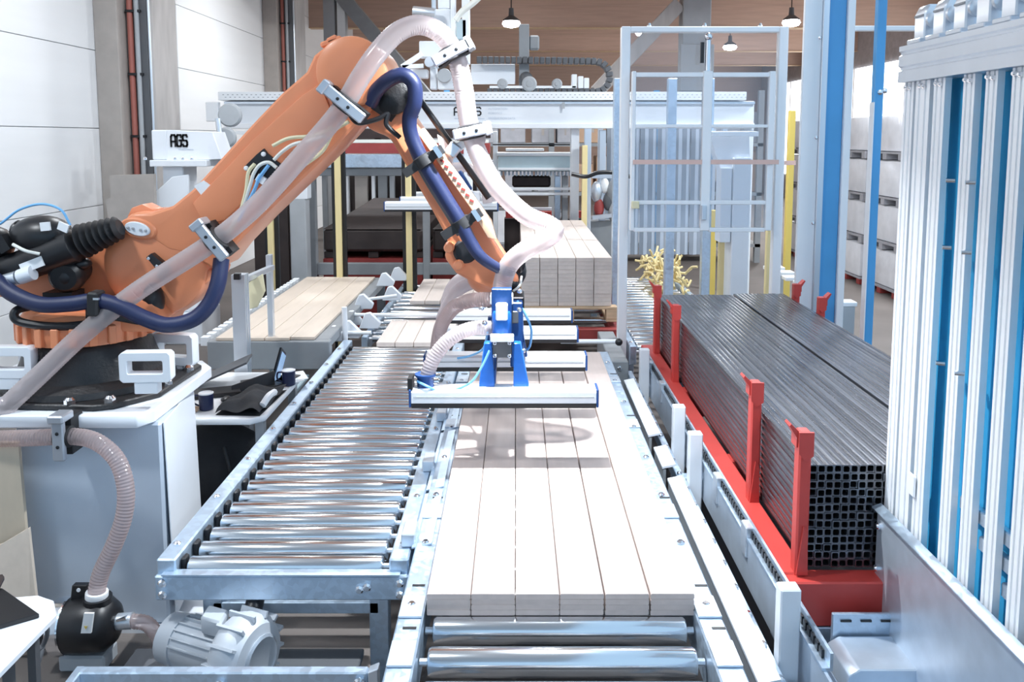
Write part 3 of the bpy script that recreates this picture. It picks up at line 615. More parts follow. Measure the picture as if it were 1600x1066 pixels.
MB().lathe([(.04, 0), (.045, .01), (.045, .10), (.04, .11)], at(784, 523, 3.86), (0, 0, 1), 18).build('vacuum_pot', 'blue', G)
MB().hexa(at(784, 487, 3.84), (.028, 0, 0), (0, .03, 0), (0, 0, .038)).build('valve', 'paper', G, bev=.006)
MB().hexa(at(784, 489, 3.90), (.048, 0, 0), (0, .025, 0), (0, 0, .12)).build('tower_body', 'blue_deep', G, bev=.004)
MB().hexa(at(784, 466, 3.93), (.055, 0, 0), (0, .05, 0), (0, 0, .022)).build('hose_socket', 'alu_white', G, bev=.005)
MB().hexa(at(807, 515, 4.05), (.03, 0, 0), (0, .12, 0), (0, 0, .16)).build('tower_body', 'blue_deep', G, bev=.006)
MB().hexa(at(803, 494, 3.95), (.022, 0, 0), (0, .03, 0), (0, 0, .03)).build('switch', 'grey_dark', G, bev=.004)
MB().hexa(at(797, 468, 4.1), (.07, 0, 0), (0, .10, 0), (0, 0, .03)).build('adapter_plate', 'black', G, bev=.006)
MB().hexa(at(786, 478, 4.25), (.05, 0, 0), (0, .05, 0), (0, 0, .12)).build('adapter_column', 'alu', G, bev=.006)
MB().hexa(at(793, 512, 4.3), (.07, 0, 0), (0, .3, 0), (0, 0, .05)).build('tower_body', 'blue_deep', G, bev=.006)
for pts, r in (([(772, 512, 3.90), (735, 514, 3.87), (703, 530, 3.84), (680, 556, 3.82), (668, 585, 3.81), (665, 610, 3.81)], .033),
               ([(768, 468, 4.0), (735, 470, 4.05), (708, 482, 4.15), (690, 508, 4.28), (683, 540, 4.38), (682, 566, 4.41)], .035),
               ([(770, 440, 4.35), (740, 442, 4.5), (715, 455, 4.7), (698, 480, 4.9), (690, 500, 5.0), (688, 528, 5.03)], .033),
               ([(755, 430, 4.4), (728, 432, 4.7), (708, 446, 5.1), (698, 468, 5.4), (695, 495, 5.56)], .033)):
    ribbed([at(*p) for p in pts], r, .0025, .0135, 14).build('gripper_hose', 'hose_white' if r == .033 else 'hose_clear', G)
MB().lathe([(.04, 0), (.04, .05), (.05, .05), (.05, .06)], (at(665, 606, 3.81).x, 3.81, GZ + .085), (0, 0, 1), 16).build('hose_fitting', 'blue_deep', G)
MB().hexa((-.49, 3.79, GZ + .11), (.012, 0, 0), (0, .04, 0), (0, 0, .03)).build('fitting', 'black', G, bev=.003)
for pts, mt in (([(765, 548, 3.78), (752, 575, 3.77), (735, 598, 3.76), (705, 611, 3.77), (690, 610, 3.78)], 'cable_blue'), ([(652, 596, 3.78), (666, 603, 3.75), (680, 610, 3.76)], 'cable_blue'), ([(808, 470, 3.95), (820, 490, 3.95), (830, 515, 3.98), (828, 540, 4.0), (822, 548, 4.02)], 'cable_blue'), ([(762, 520, 3.9), (755, 545, 4.1), (735, 556, 4.3), (715, 560, 4.35)], 'cable_blue'), ([(815, 432, 4.1), (812, 446, 4.05), (802, 455, 4.05)], 'cable_white')):
    MB().tube(spline([at(*p) for p in pts]), .006, 8).build('air_line', mt, G)
m = MB()
for p in ((752, 482), (757, 505), (772, 544), (812, 455), (811, 484), (806, 538), (818, 548)): m.ell(at(*p, 3.84), .014, .014, .012, 8, 5)
m.build('fitting', 'chrome', G)
# ================================================================== RIGHT: PROFILE FENCE, GUARD PLATE
t = thing('profile_fence', 'tall fence of upright silver aluminium profiles in front of a blue panel', 'fence', (1.45, 2.4, 0))
def profile(par, x, y, z0, z1, wx, wy, name='upright', mt='alu_white'):
    m = MB(); g = wy * .1; d = .005          # grooved aluminium extrusion, grooves on the two long faces
    ys = [-wy / 2, -wy * .30, -wy * .30, -wy * .14, -wy * .14, wy * .14, wy * .14, wy * .30, wy * .30, wy / 2]
    xs = [0, 0, d, d, 0, 0, d, d, 0, 0]
    poly = [(x - wx / 2 + a, y + b, z0) for a, b in zip(xs, ys)] + [(x + wx / 2 - a, y + b, z0) for a, b in zip(xs[::-1], ys[::-1])]
    return m.prism(poly, (0, 0, z1 - z0)).build(name, mt, par)
FX = 1.44
ups = [(3.06, .075), (2.955, .10), (2.84, .075), (2.655, .066), (2.53, .062), (2.395, .062), (2.265, .062), (2.135, .062), (2.0, .062)]
for y, wy in ups: profile(t, FX, y, .25, 2.499, .022, wy)
for k in range(9):
    y1 = 3.02 - k * .13
pn = MB().box(1.485, 1.9, .2, 1.495, 3.09, 2.499).build('blue_panel', 'blue_panel', t); pn['label'] = 'blue panel behind the silver profiles'
for z, ya, yb in ((1.09, 1.95, 2.62), (1.01, 1.95, 2.5), (.93, 1.95, 2.37), (.85, 1.95, 2.24)):
    MB().box(1.455, ya, z, 1.48, yb, z + .045).build('rear_rail', 'alu', t, bev=.004)
tb = MB().prism([(1.405, 1.8, 2.50), (1.405, 1.8, 2.54), (1.413, 1.8, 2.545), (1.413, 1.8, 2.553), (1.405, 1.8, 2.558), (1.405, 1.8, 2.595), (1.413, 1.8, 2.60), (1.413, 1.8, 2.607), (1.405, 1.8, 2.612), (1.405, 1.8, 2.63), (1.53, 1.8, 2.63), (1.53, 1.8, 2.50)], (0, 1.3, 0)).build('top_beam', 'alu', t)
for k, (y, wy) in enumerate(ups):
    bolts(MB(), [(FX - .012, y - .012, 2.478), (FX - .012, y + .016, 2.482)], (-1, 0, 0), .009, .01).build('bolt_pair', 'chrome', t)
for k in range(9):
    y = 3.045 - k * .135
    q = MB().prism([(1.43, y, 2.632), (1.43, y, 2.735), (1.445, y, 2.765), (1.48, y, 2.765), (1.495, y, 2.735), (1.495, y, 2.632)], (0, -.075, 0)).build('slide_block', 'alu', t, bev=.005)
    MB().box(1.41, y - .085, 2.632, 1.50, y + .01, 2.648).build('block_foot', 'alu', q, bev=.003)
    MB().box(1.426, y - .07, 2.725, 1.43, y - .005, 2.731).build('slot', 'grey_mid', q)
    MB().lathe([(.025, 0), (.03, .006), (.03, .02), (.02, .026)], (1.46, y - .075, 2.71), (0, -1, 0), 14).build('pulley', 'alu', q)
MB().box(1.418, 2.85, 1.02, 1.428, 2.90, 1.10).build('catch_plate', 'alu_white', t, bev=.004)
for z in (1.94, 2.16, 1.55):
    for y in (2.72, 2.60): MB().cyl((1.405, y, z), (1.43, y - .01, z), .008, n=8).build('pin', 'chrome', t)
t = thing('guard_plate', 'bent galvanised sheet guard in the lower right corner', 'guard', (1.47, 2.3, 0))
pl = MB().prism([(1.395, 3.075, .1), (1.395, 3.075, .875), (1.395, 1.45, .875), (1.395, 1.45, .1)], (.006, 0, 0)).build('sheet', 'galv_sheet', t)
MB().prism([(1.376, 3.085, .883), (1.412, 3.085, .897), (1.412, 1.45, .897), (1.376, 1.45, .883)], (0, 0, -.006)).build('top_flange', 'galv', t, bev=.002)
bolts(MB(), [(1.395, 3.05, .82), (1.395, 3.05, .65), (1.395, 3.05, .48)], (-1, 0, 0), .014, .016).build('bolt', 'chrome', t)
for y in (2.9, 1.7): MB().box(1.402, y, 0, 1.412, y + .05, .86).build('post', 'galv', t, bev=.004)
# galvanised drive housing and comb shaped bracket below the red beam
t = thing('drive_housing', 'galvanised sheet housing with slotted bracket below the red beam end', 'housing', (1.25, 2.75, 0))
MB().prism([(1.14, 2.72, .33), (1.16, 2.72, .43), (1.20, 2.72, .455), (1.44, 2.72, .455), (1.44, 2.72, .33)], (0, .2, 0)).build('housing_hood', 'galv_sheet', t, bev=.004)
MB().box(1.18, 2.93, .40, 1.45, 2.945, .535).build('slotted_plate', 'galv', t, bev=.003)
for k in range(3): MB().box(1.21 + k * .075, 2.925, .505, 1.25 + k * .075, 2.9295, .512).build('slot', 'black', t)
MB().box(1.02, 2.45, 0, 1.42, 2.72, .325).build('housing_body', 'galv', t, bev=.006)
MB().box(1.00, 2.62, .30, 1.09, 2.70, .47).build('corner_bracket', 'galv_sheet', t, bev=.006)
MB().prism([(1.0, 2.72, .40), (1.10, 2.72, .33), (1.10, 2.72, .47), (1.03, 2.72, .60), (1.0, 2.72, .60)], (0, .012, 0)).build('end_plate', 'galv_sheet', t, bev=.002)
bolts(MB(), [(1.045, 2.61, .40), (1.07, 2.44, .24), (1.12, 2.44, .16)], (0, -1, 0), .02, .02).build('bolt', 'chrome', t)
MB().prism([(1.27, 2.44, .36), (1.33, 2.44, .355), (1.45, 2.1, .28), (1.42, 2.08, .27)], (0, 0, -.012)).build('comb_rail', 'white', t)
for k in range(6):
    q = k / 5; MB().box(1.30 + .12 * q, 2.40 - .3 * q, .03, 1.325 + .12 * q, 2.42 - .3 * q, .345 - .075 * q).build('comb_bar', 'galv', t, bev=.003)
for k in range(2): MB().cyl((1.20 + k * .05, 2.46, .335), (1.26 + k * .05, 2.2, .335), .008, n=8).build('rod', 'chrome', t)

# ================================================================== CLEAR GUARD FRAME
t = thing('clear_guard', 'tall aluminium guard frame with clear panes behind the tube rack', 'guard', (1.5, 6.95, 0))
GY = 6.95
def fx(px): return at(px, 300, GY).x
def fz(py): return at(1000, py, GY).z
for (a, b_) in ((967, 981), (1208, 1222)):
    MB().box(fx(a), GY - .04, 0, fx(b_), GY + .04, fz(42)).build('frame_post', 'alu_white', t, bev=.006)
MB().box(fx(981), GY - .035, fz(51), fx(1208), GY + .035, fz(42)).build('frame_head', 'alu_white', t, bev=.006)
for px in (1010, 1095, 1180): MB().lathe([(.012, 0), (.02, .01), (.012, .03)], (fx(px), GY, fz(42)), (0, 0, 1), 8).build('eye_bolt', 'chrome', t)
DY = GY - .10
for (a, b_, w_) in ((982, 988, .06), (1090, 1104, .08), (1190, 1199, .06)):
    MB().box(fx(a), DY - .03, fz(358), fx(b_), DY + .03, fz(113)).build('door_stile', 'alu_white', t, bev=.005)
for (py, h) in ((115, 7), (195, 5), (312, 6), (354, 6)):
    for (a, b_) in ((988, 1090), (1104, 1190)):
        MB().box(fx(a), DY - .025, fz(py + h), fx(b_), DY + .025, fz(py)).build('door_rail', 'alu_white', t, bev=.004)
for (a, b_, c_, d_) in ((988, 1090, 121, 312), (1104, 1190, 121, 312), (988, 1090, 318, 354), (1104, 1190, 318, 354)):
    MB().box(fx(a), DY - .004, fz(d_), fx(b_), DY + .004, fz(c_)).build('pane', 'plexi', t)
MB().box(fx(982), GY - .004, fz(360), fx(1207), GY + .004, fz(52)).build('pane', 'plexi', t)
MB().cyl((fx(1097), DY, fz(112)), (fx(1097), DY, fz(62)), .022, n=14).build('lift_cylinder', 'chrome', t)
MB().ell((fx(1097), DY, fz(60)), .035, .035, .035, 12, 7).build('cylinder_end', 'chrome', t)
MB().box(fx(1086), DY, fz(100), fx(1091), DY + .03, fz(68)).build('sensor_strip', 'black', t)
for (a, b_) in ((985, 1090), (1104, 1207)): MB().box(fx(a), DY - .045, fz(256), fx(b_), DY - .032, fz(249)).build('warning_tape', 'tape', t)
MB().hexa((fx(1094), DY - .05, fz(330)), (.02, 0, 0), (0, .02, 0), (0, 0, .06)).build('door_handle', 'alu', t, bev=.005)
MB().hexa((fx(989), DY - .05, fz(318)), (.03, 0, 0), (0, .02, 0), (0, 0, .03)).build('door_lock', 'cable_cream', t, bev=.005)
# tape runs on past the frame to the next post
tag(MB().box(fx(1222), GY - .01, fz(258), at(1246, 250, 6.9).x, GY, fz(251)).build('barrier_tape', 'tape', org=(2.2, 6.95, 2.1)), 'short pale red tape strip between clear guard and silver post', 'tape')

# ================================================================== BLUE DOOR POSTS ON THE RIGHT
t = thing('silver_post', 'broad silver sheet post with blue edge right of the clear guard', 'post', (2.5, 6.85, 0))
X = lambda px: at(px, 300, 6.85).x
MB().box(X(1246), 6.82, 0, X(1273), 6.86, 3.9).build('sheet_strip', 'alu_white', t, bev=.004)
MB().box(X(1273), 6.80, 0, X(1283), 6.87, 3.9).build('profile', 'alu', t, bev=.005)
MB().box(X(1283.5), 6.83, 0, X(1310), 6.86, 3.9).build('blue_strip', 'blue_post', t, bev=.004)
MB().box(X(1310.5), 6.80, 0, X(1322), 6.87, 3.9).build('profile', 'alu_white', t, bev=.005)
bolts(MB(), [(X(1270), 6.82, z) for z in (3.1, 2.3, 1.6)], (0, -1, 0), .014, .01).build('bolt', 'chrome', t)
X2 = lambda px: at(px, 300, 6.0).x
t = thing('blue_post', 'narrow blue post standing between silver post and profile fence', 'post', (2.6, 6.0, 0))
MB().box(X2(1357), 5.97, 0, X2(1371), 6.03, 3.9).build('post_body', 'blue_post', t, bev=.006)
MB().box(X2(1355.5), 5.96, .4, X2(1357), 6.03, 2.55).build('edge_strip', 'alu_white', t)
bolts(MB(), [(X2(1365), 5.97, 2.62), (X2(1372), 5.97, 2.63)], (0, -1, 0), .02, .012).build('bolt', 'chrome', t)
t = thing('overhead_rail', 'white overhead rail between the blue posts', 'rail', (2.9, 6.9, 3.1))
MB().box(X(1322.5), 6.9, at(1350, 48, 6.9).z, X(1322) + .85, 6.95, at(1350, 40, 6.9).z).build('rail_bar', 'alu_white', t, bev=.006)
MB().box(X(1322) + .75, 6.9, 0, X(1322) + .85, 6.95, at(1350, 40, 6.9).z).build('rail_post', 'alu_white', t, bev=.006)
t = thing('profile_bundle', 'small stack of thin white slats lying beyond the tube bundles', 'slats', (3.0, 7.0, .9))
for k in range(7): MB().box(2.72 + .01 * (k % 2), 7.0 + k * .32, .86, 2.92, 7.14 + k * .32, .90).build('slat', 'alu_white', t, bev=.006)
for y in (7.0, 8.9): MB().box(2.74, y, 0, 2.9, y + .1, .859).build('slat_stand', 'grey', t)

# ================================================================== PALLET OF BLOCKS BEHIND THE GRIPPER
PX0, PY0, PZ0 = .055, 7.4, .785
t = thing('wood_pallet', 'light wooden pallet under the stack of planks behind the gripper', 'pallet', (.46, 9, .6))
for k in range(7): MB().box(PX0 - .02, PY0 - .03 + k * .54, PZ0 - .025, PX0 + .86, PY0 + .09 + k * .54, PZ0 - .002).build('deck_board', 'wood_pallet', t, bev=.003)
for x in (PX0 - .02, PX0 + .37, PX0 + .76):
    for k in range(4): MB().box(x, PY0 - .03 + k * 1.08, PZ0 - .115, x + .10, PY0 + .09 + k * 1.08, PZ0 - .026).build('pallet_block', 'wood_pallet', t, bev=.003)
    MB().box(x, PY0 - .03, PZ0 - .14, x + .10, PY0 + 3.4, PZ0 - .117).build('skid', 'wood_pallet', t, bev=.003)
src = None; NL = 12; LT = .0368
cols = ['leftmost', 'second', 'third', 'fourth', 'rightmost']
for r in range(NL):
    for c in range(5):
        if src is None:
            src = MB().box(0, 0, .0005, .158, 3.42, LT).build('stacked_plank', 'wood_pale', org=(0, 0, 0), bev=.002); o = src
        else: o = src.copy(); COL.objects.link(o)
        o.location = (PX0 + c * .1625 + random.uniform(-.001, .001), PY0 + random.uniform(-.004, .004), PZ0 + r * LT)
        tag(o, f'wooden plank in the {cols[c]} column, {ORD[NL - 1 - r]} layer from the top of pallet stack', 'plank', 'planks stacked on the pallet')
t = thing('lift_table', 'red lift frame with steel rollers under the loaded pallet', 'lift table', (.46, 9, 0))
MB().box(-.15, PY0 - .12, .50, .95, PY0 - .02, .60).build('front_beam', 'red_dull', t, bev=.006)
for x in (-.15, .85): MB().box(x, PY0 - .018, .50, x + .1, 11.2, .60).build('side_beam', 'red_dull', t, bev=.006)
for x in (-.1, .82):
    for y in (7.6, 10.9): MB().box(x, y, 0, x + .08, y + .08, .499).build('leg', 'red_dull', t, bev=.004)
for k in range(8): MB().cyl((-.14, 7.6 + k * .45, .61), (.94, 7.6 + k * .45, .61), .034, n=14).build('roller', 'roller', t)
# galvanised end frame between plank conveyor and lift table
t = thing('machine_end_frame', 'dark grey machine plate and white tie rod right of the gripper bars', 'machine frame', (.7, 6.5, 0))
MB().box(.72, 6.2, .25, .86, 7.2, .60).build('side_plate', 'grey_mid', t, bev=.006)
MB().cyl((.35, 6.35, .72), (.80, 6.35, .72), .018, n=12).build('tie_rod', 'alu_white', t)
MB().box(-.4, 6.3, .30, .70, 6.4, .62).build('cross_plate', 'grey_mid', t, bev=.006)
m = MB(); bolts(m, [(.79, 6.2, .55), (.76, 6.2, .45), (.79, 6.2, .35)], (0, -1, 0), .018, .02); m.build('bolt', 'chrome', t)
MB().ell((.80, 6.33, .72), .03, .03, .03, 10, 6).build('rod_joint', 'black', t)
for x in (-.36, .74): MB().box(x, 6.31, 0, x + .08, 6.39, .30).build('leg', 'grey_mid', t)

# right hand far roller conveyor
R2 = conveyor('long roller conveyor running away behind the red posts', .97, 2.02, 6.95, 10.7, .165, .035, .50, .03, railw=.06,
              legs=((1.0, 7.2), (1.98, 7.2), (1.0, 8.8), (1.98, 8.8), (1.0, 10.5), (1.98, 10.5)), caps=False)
for x in (1.0, 1.55, 1.93):
    tag(MB().box(x, 8.55, .53 if x < 1.9 else .54, x + .09, 8.65, 2.9).build('guard_post', 'galv', org=(x, 8.6, .53), bev=.006), ['slim galvanised post left behind the clear panes', 'slim galvanised post in the middle behind the clear panes', 'slim galvanised post right behind the clear panes'][[1.0, 1.55, 1.93].index(x)], 'post')
m = MB()
for k in range(120):
    p = V((random.uniform(1.6, 1.95), random.uniform(9.2, 10.5), random.uniform(.56, .85))); q = p + V((random.uniform(-.16, .16), random.uniform(-.16, .16), random.uniform(-.12, .12)))
    m.tube(spline([p, p.lerp(q, .5) + V((0, 0, random.uniform(-.08, .08))), q], 4), .014, 6)
tag(m.build('plastic_strapping', 'yellow_pale', org=(1.8, 9.9, .5)), 'heap of curled yellow strapping on the far conveyor', 'strapping', kind='stuff')
# grey strip curtain behind the guard
t = thing('strip_curtain', 'grey blue plastic strip curtain seen through the clear guard', 'curtain', (2.2, 12.4, 0))
for k in range(13):
    x = 1.35 + k * .125; MB().prism([(x, 12.4 + .02 * (k % 2), .55), (x + .06, 12.37 + .02 * (k % 2), .55), (x + .118, 12.4 + .02 * (k % 2), .55), (x + .118, 12.41 + .02 * (k % 2), .55), (x, 12.41 + .02 * (k % 2), .55)], (0, 0, 1.95)).build('strip', 'curtain', t)
MB().box(1.3, 12.36, 2.5, 3.05, 12.5, 2.58).build('curtain_rail', 'alu', t)
for x in (1.22, 3.06): MB().box(x, 12.38, 0, x + .07, 12.48, 2.58).build('curtain_post', 'alu', t)
for (px, Y, z0, z1, mt, lab) in ((1112, 9.2, 0, 1.5, 'yellow', 'yellow guard post left of the white cabinet'), (1127, 8.6, 0, 1.75, 'yellow_pale', 'pale yellow guard post next to the white cabinet'), (1201, 8.4, 0, 2.15, 'yellow_pale', 'tall yellow post behind the right guard post'), (1229, 9.4, .0, 2.6, 'yellow', 'yellow rack upright between clear guard and silver post'), (912, 10.8, 0, 2.2, 'yellow_pale', 'slim yellow post right of the pale machine head')):
    p = at(px, 420, Y); tag(MB().box(p.x - .035, Y - .035, z0, p.x + .035, Y + .035, z1).build('yellow_post', mt, org=(p.x, Y, z0), bev=.006), lab, 'post')
t = thing('switch_cabinet', 'tall white machine cabinet behind the clear guard', 'cabinet', (2.35, 8.3, 0))
a, b_ = at(1142, 400, 8.3).x, at(1170, 400, 8.3).x
MB().box(a, 8.3, .45, b_, 8.6, 2.1).build('body', 'white', t, bev=.01)
MB().prism([at(1106, 205, 8.35), at(1172, 205, 8.35), at(1172, 262, 8.35), at(1140, 300, 8.35), at(1125, 262, 8.35)], (0, .2, 0)).build('chute', 'white', t, bev=.006)
MB().box(a - .12, 8.3, 1.25, a - .01, 8.5, 2.0).build('side_box', 'white', t, bev=.006)
MB().box(at(1110, 205, 8.3).x, 8.22, 2.31, at(1182, 205, 8.3).x, 8.30, 2.36).build('ledge', 'alu_white', t, bev=.004)
MB().box(a + .02, 8.35, 0, b_ - .02, 8.55, .449).build('plinth', 'grey', t)
for q in ((1245, 262), (1192, 262)):
    c = at(q[0], q[1], 8.2)
    pass
# ================================================================== GANTRY WITH LETTERING
GYB = 11.2
def stroke_text(word, org, h, wd, gap, par, mt, y, thick=.16):
    gl = {'A': [[(0, 0), (0, .84), (.16, 1), (.84, 1), (1, .84), (1, 0)], [(0, .42), (1, .42)]],
          'G': [[(1, .8), (.9, 1), (.16, 1), (0, .84), (0, .16), (.16, 0), (.84, 0), (1, .16), (1, .52), (.55, .52)]],
          'S': [[(1, .84), (.86, 1), (.14, 1), (0, .86), (0, .66), (.14, .52), (.86, .5), (1, .36), (1, .14), (.86, 0), (.14, 0), (0, .16)]]}
    for i, ch in enumerate(word):
        m = MB(); ox = org[0] + i * (wd + gap)
        for pl_ in gl[ch]:
            for (x0, z0), (x1, z1) in zip(pl_[:-1], pl_[1:]):
                p, q = V((ox + x0 * wd, y, org[1] + z0 * h)), V((ox + x1 * wd, y, org[1] + z1 * h)); d = (q - p).normalized() * thick * h * .45
                m.bar(p - d * .9, q + d * .9, thick * h, .006, (0, 1, 0))
        m.build('letter', mt, par, smooth=0)
def text_line(txt, x, y, z, size, par, mt):
    cu = bpy.data.curves.new('txt', 'FONT'); cu.body = txt; cu.size = size; cu.extrude = .001
    o = bpy.data.objects.new('txt', cu); COL.objects.link(o); bpy.context.view_layer.update()
    me = bpy.data.meshes.new_from_object(o.evaluated_get(bpy.context.evaluated_depsgraph_get())); bpy.data.objects.remove(o)
    me.materials.clear(); me.materials.append(MT[mt]); r = bpy.data.objects.new('lettering', me); COL.objects.link(r); r.parent = par
    root = par
    while root.parent: root = root.parent
    r.location = V((x, y, z)) - ORG[root.name]; r.rotation_euler = (math.pi / 2, 0, 0); return r
G2 = thing('gantry', 'white overhead gantry beam with black AGS lettering across the line', 'gantry', (-.3, GYB, 0))
gx = lambda px: at(px, 180, GYB).x
gz = lambda py: at(800, py, GYB).z
bm_ = MB().box(gx(352), GYB, gz(197), gx(1178), GYB + .3, gz(158)).build('beam', 'white', G2, bev=.006)
MB().box(gx(352), GYB - .05, gz(201), gx(1178), GYB + .3, gz(193)).build('lower_rail', 'alu_white', G2, bev=.006)
MB().box(gx(352), GYB - .04, gz(163), gx(1178), GYB - .001, gz(159)).build('upper_rail', 'alu', G2, bev=.003)
tr = MB().box(gx(345), GYB - .08, gz(157), gx(1163), GYB + .32, gz(144)).build('cable_tray', 'alu_white', G2, bev=.004)
m = MB(); x = gx(352)
while x < gx(1160):
    for r in range(2): m.box(x + .03 * r, GYB - .083, gz(149 + 4 * r), x + .022 + .03 * r, GYB - .079, gz(148 + 4 * r)); 
    x += .062
m.build('tray_holes', 'grey', tr)['kind'] = 'stuff'
stroke_text('AGS', (gx(710), gz(180)), gz(168) - gz(180), .092, .038, bm_, 'ink', GYB - .004)
text_line('AUTOMATION', gx(763), GYB - .004, gz(171.5), .038, bm_, 'ink_pale')
text_line('ROBOTICS', gx(763), GYB - .004, gz(178.5), .038, bm_, 'ink_pale')
text_line('PRODUCTION DATA', gx(763), GYB - .004, gz(186.5), .038, bm_, 'ink_pale')
MB().box(gx(710), GYB - .004, gz(186), gx(757), GYB - .001, gz(184.6)).build('underline', 'ink_pale', bm_)
for (a, b_) in ((893, 906), (1165, 1180)):
    MB().box(gx(a), GYB + .05, 0, gx(b_), GYB + .25, gz(201)).build('gantry_leg', 'white', G2, bev=.006)
MB().box(gx(878), GYB - .06, gz(170), gx(882), GYB - .052, gz(160)).build('stop_bracket', 'grey', G2)
# gear wheel and carriage parts at the left end
m = MB().lathe([(.12, 0), (.14, .02), (.14, .05), (.12, .07)], at(358, 180, 9.9), (0, 1, 0), 24); m.lathe([(.10, 0), (.12, .02), (.12, .05), (.10, .07)], at(352, 215, 9.85), (0, 1, 0), 24); m.build('belt_wheel', 'grey', G2)
MB().tube(spline([at(340, 185, 9.8), at(345, 215, 9.8), at(358, 235, 9.8), at(375, 225, 9.8)]), .03, 10).build('belt_guard', 'alu', G2)
m = MB(); m.box(gx(326), GYB - .1, gz(190), gx(345), GYB, gz(160)); m.build('end_bracket', 'alu_white', G2, bev=.006)
MB().box(gx(360), GYB - .06, gz(210), gx(440), GYB - .02, gz(205)).build('slide_rail', 'alu_white', G2)
# black cable chain on top
zc0, zc1 = gz(143), gz(95); xr = gx(945); rad = (zc1 - zc0) / 2
path = [V((gx(745), GYB + .1, zc1 + .02)), V((gx(870), GYB + .1, zc1 + .01))]
for k in range(13):
    a = math.pi / 2 - math.pi * k / 12; path.append(V((xr - .12 + rad * math.cos(a) * .95, GYB + .1, (zc0 + zc1) / 2 + rad * math.sin(a))))
path += [V((gx(760), GYB + .1, zc0))]
ch = thing('cable_chain', 'black cable chain looping back along the gantry beam', 'cable chain', (gx(850), GYB + .1, zc0))
pp = resample(path, .075)
for p, q in zip(pp[:-1], pp[1:]): MB().bar(p, p.lerp(q, .86), .16, .085, (0, 0, 1) if abs((q - p).normalized().z) < .9 else (1, 0, 0)).build('chain_link', 'grey_dark', ch, bev=.008)
# carriage mast and z axis
t = thing('gantry_carriage', 'dark gantry carriage with mast and round drums on the beam', 'carriage', (gx(822), GYB + .2, gz(144)))
MB().box(gx(811), GYB + .16, gz(140), gx(827), GYB + .34, gz(35)).build('mast', 'grey_mid', t, bev=.006)
MB().box(gx(827), GYB + .2, gz(75), gx(843), GYB + .34, gz(52)).build('motor', 'grey_mid', t, bev=.02)
m = MB(); m.ell(V((gx(822), GYB + .12, gz(125))), .10, .08, .12); m.build('gear_motor', 'grey_dark', t)
for px, r in ((785, .07), (827, .10), (870, .07)):
    MB().lathe([(r * .4, -.01), (r * .45, 0), (r * .8, 0), (r, .015), (r, .06), (r * .9, .07)], (gx(px), GYB - .02, gz(131)), (0, 1, 0), 22).build('drum', 'grey', t)
MB().box(gx(765), GYB - .0, gz(138), gx(900), GYB + .2, gz(134)).build('carriage_plate', 'alu_white', t, bev=.004)
for px in (893, 903, 912): MB().box(gx(px), GYB, gz(138), gx(px + 8), GYB + .12, gz(116 + (px - 893) * .3)).build('terminal_box', 'white', t, bev=.006)
MB().box(gx(735), GYB + .2, gz(130), gx(805), GYB + .24, gz(98)).build('back_plate', 'white', t, bev=.006)
# white z axis above the hose with its own vacuum gripper
t = thing('z_axis_head', 'white vertical gantry axis with clamps behind the arching hose', 'machine head', at(700, 120, 9.6))
for (a, b_, c_, d_, mt) in ((673, 704, 14, 52, 'white'), (674, 680, -60, 14, 'alu'), (684, 702, -60, 14, 'white'), (704, 711, -60, 70, 'alu_white'), (713, 729, 30, 62, 'teal_machine'), (722, 733, -60, 100, 'white'), (655, 690, 64, 90, 'white'), (672, 682, 96, 140, 'white'), (640, 668, 108, 122, 'alu_white'), (684, 722, 118, 140, 'alu_white')):
    A, B = at(a, d_, 9.6), at(b_, c_, 9.6); MB().box(A.x, 9.6, A.z, B.x, 9.75, B.z).build('axis_segment', mt, t, bev=.01)
MB().lathe([(.05, 0), (.055, .01), (.055, .25)], at(645, 17, 9.5), (1, 0, -.1), 16).build('air_cylinder', 'alu', t)
MB().lathe([(.02, -.01), (.055, -.008), (.06, 0), (.06, .25)], at(671, 97, 9.45), (.2, 1, 0), 18).build('air_cylinder', 'alu', t)
MB().lathe([(.0, 0), (.075, .0), (.08, .01), (.08, .1)], at(694, 118, 9.5), (0, 1, 0), 20).build('sensor_disc', 'grey', t)
MB().bar(at(628, 105, 9.5), at(660, 84, 9.5), .03, .06).build('lever', 'alu_white', t, bev=.004)
MB().bar(at(628, 105, 9.5), at(662, 103, 9.5), .03, .05).build('lever', 'alu_white', t, bev=.004)
MB().tube(spline([at(712, 32, 9.4), at(722, 18, 9.4), at(740, 4, 9.4), at(765, -20, 9.4)]), .035, 10).build('air_hose', 'cable_white', t)
G3 = thing('vacuum_gripper', 'second white vacuum gripper hanging behind the orange forearm', 'gripper', at(690, 328, 8.6))
A, B = at(603, 330, 8.6), at(777, 330, 8.6)
gbar(G3, A.x, B.x, 8.6, A.z - .0, .14, .10)
gbar(G3, A.x + .12, B.x - .05, 8.9, A.z + .03, .14, .10); gbar(G3, A.x + .2, B.x - .1, 9.2, A.z + .06, .14, .10)
for (x, y) in ((720, 300), (742, 308), (760, 296)): MB().hexa(at(x, y, 8.75), (.06, 0, 0), (0, .08, 0), (0, 0, .06)).build('valve_block', 'alu_white', G3, bev=.01)
MB().hexa(at(722, 285, 8.7), (.05, 0, .03), (0, .05, 0), (-.06, 0, .1)).build('mount', 'blue_deep', G3, bev=.01)
MB().box(at(725, 320, 9.3).x, 9.3, A.z + .1, at(738, 320, 9.3).x, 9.42, gz(201)).build('drop_column', 'white', G3, bev=.006)
for pts in ([(700, 262, 8.9), (730, 262, 8.8), (752, 275, 8.7), (765, 300, 8.6), (768, 322, 8.6)], [(735, 268, 8.7), (756, 285, 8.6), (762, 318, 8.55)]):
    ribbed([at(*p) for p in pts], .05, .003, .03, 12).build('gripper_hose', 'hose_white', G3)
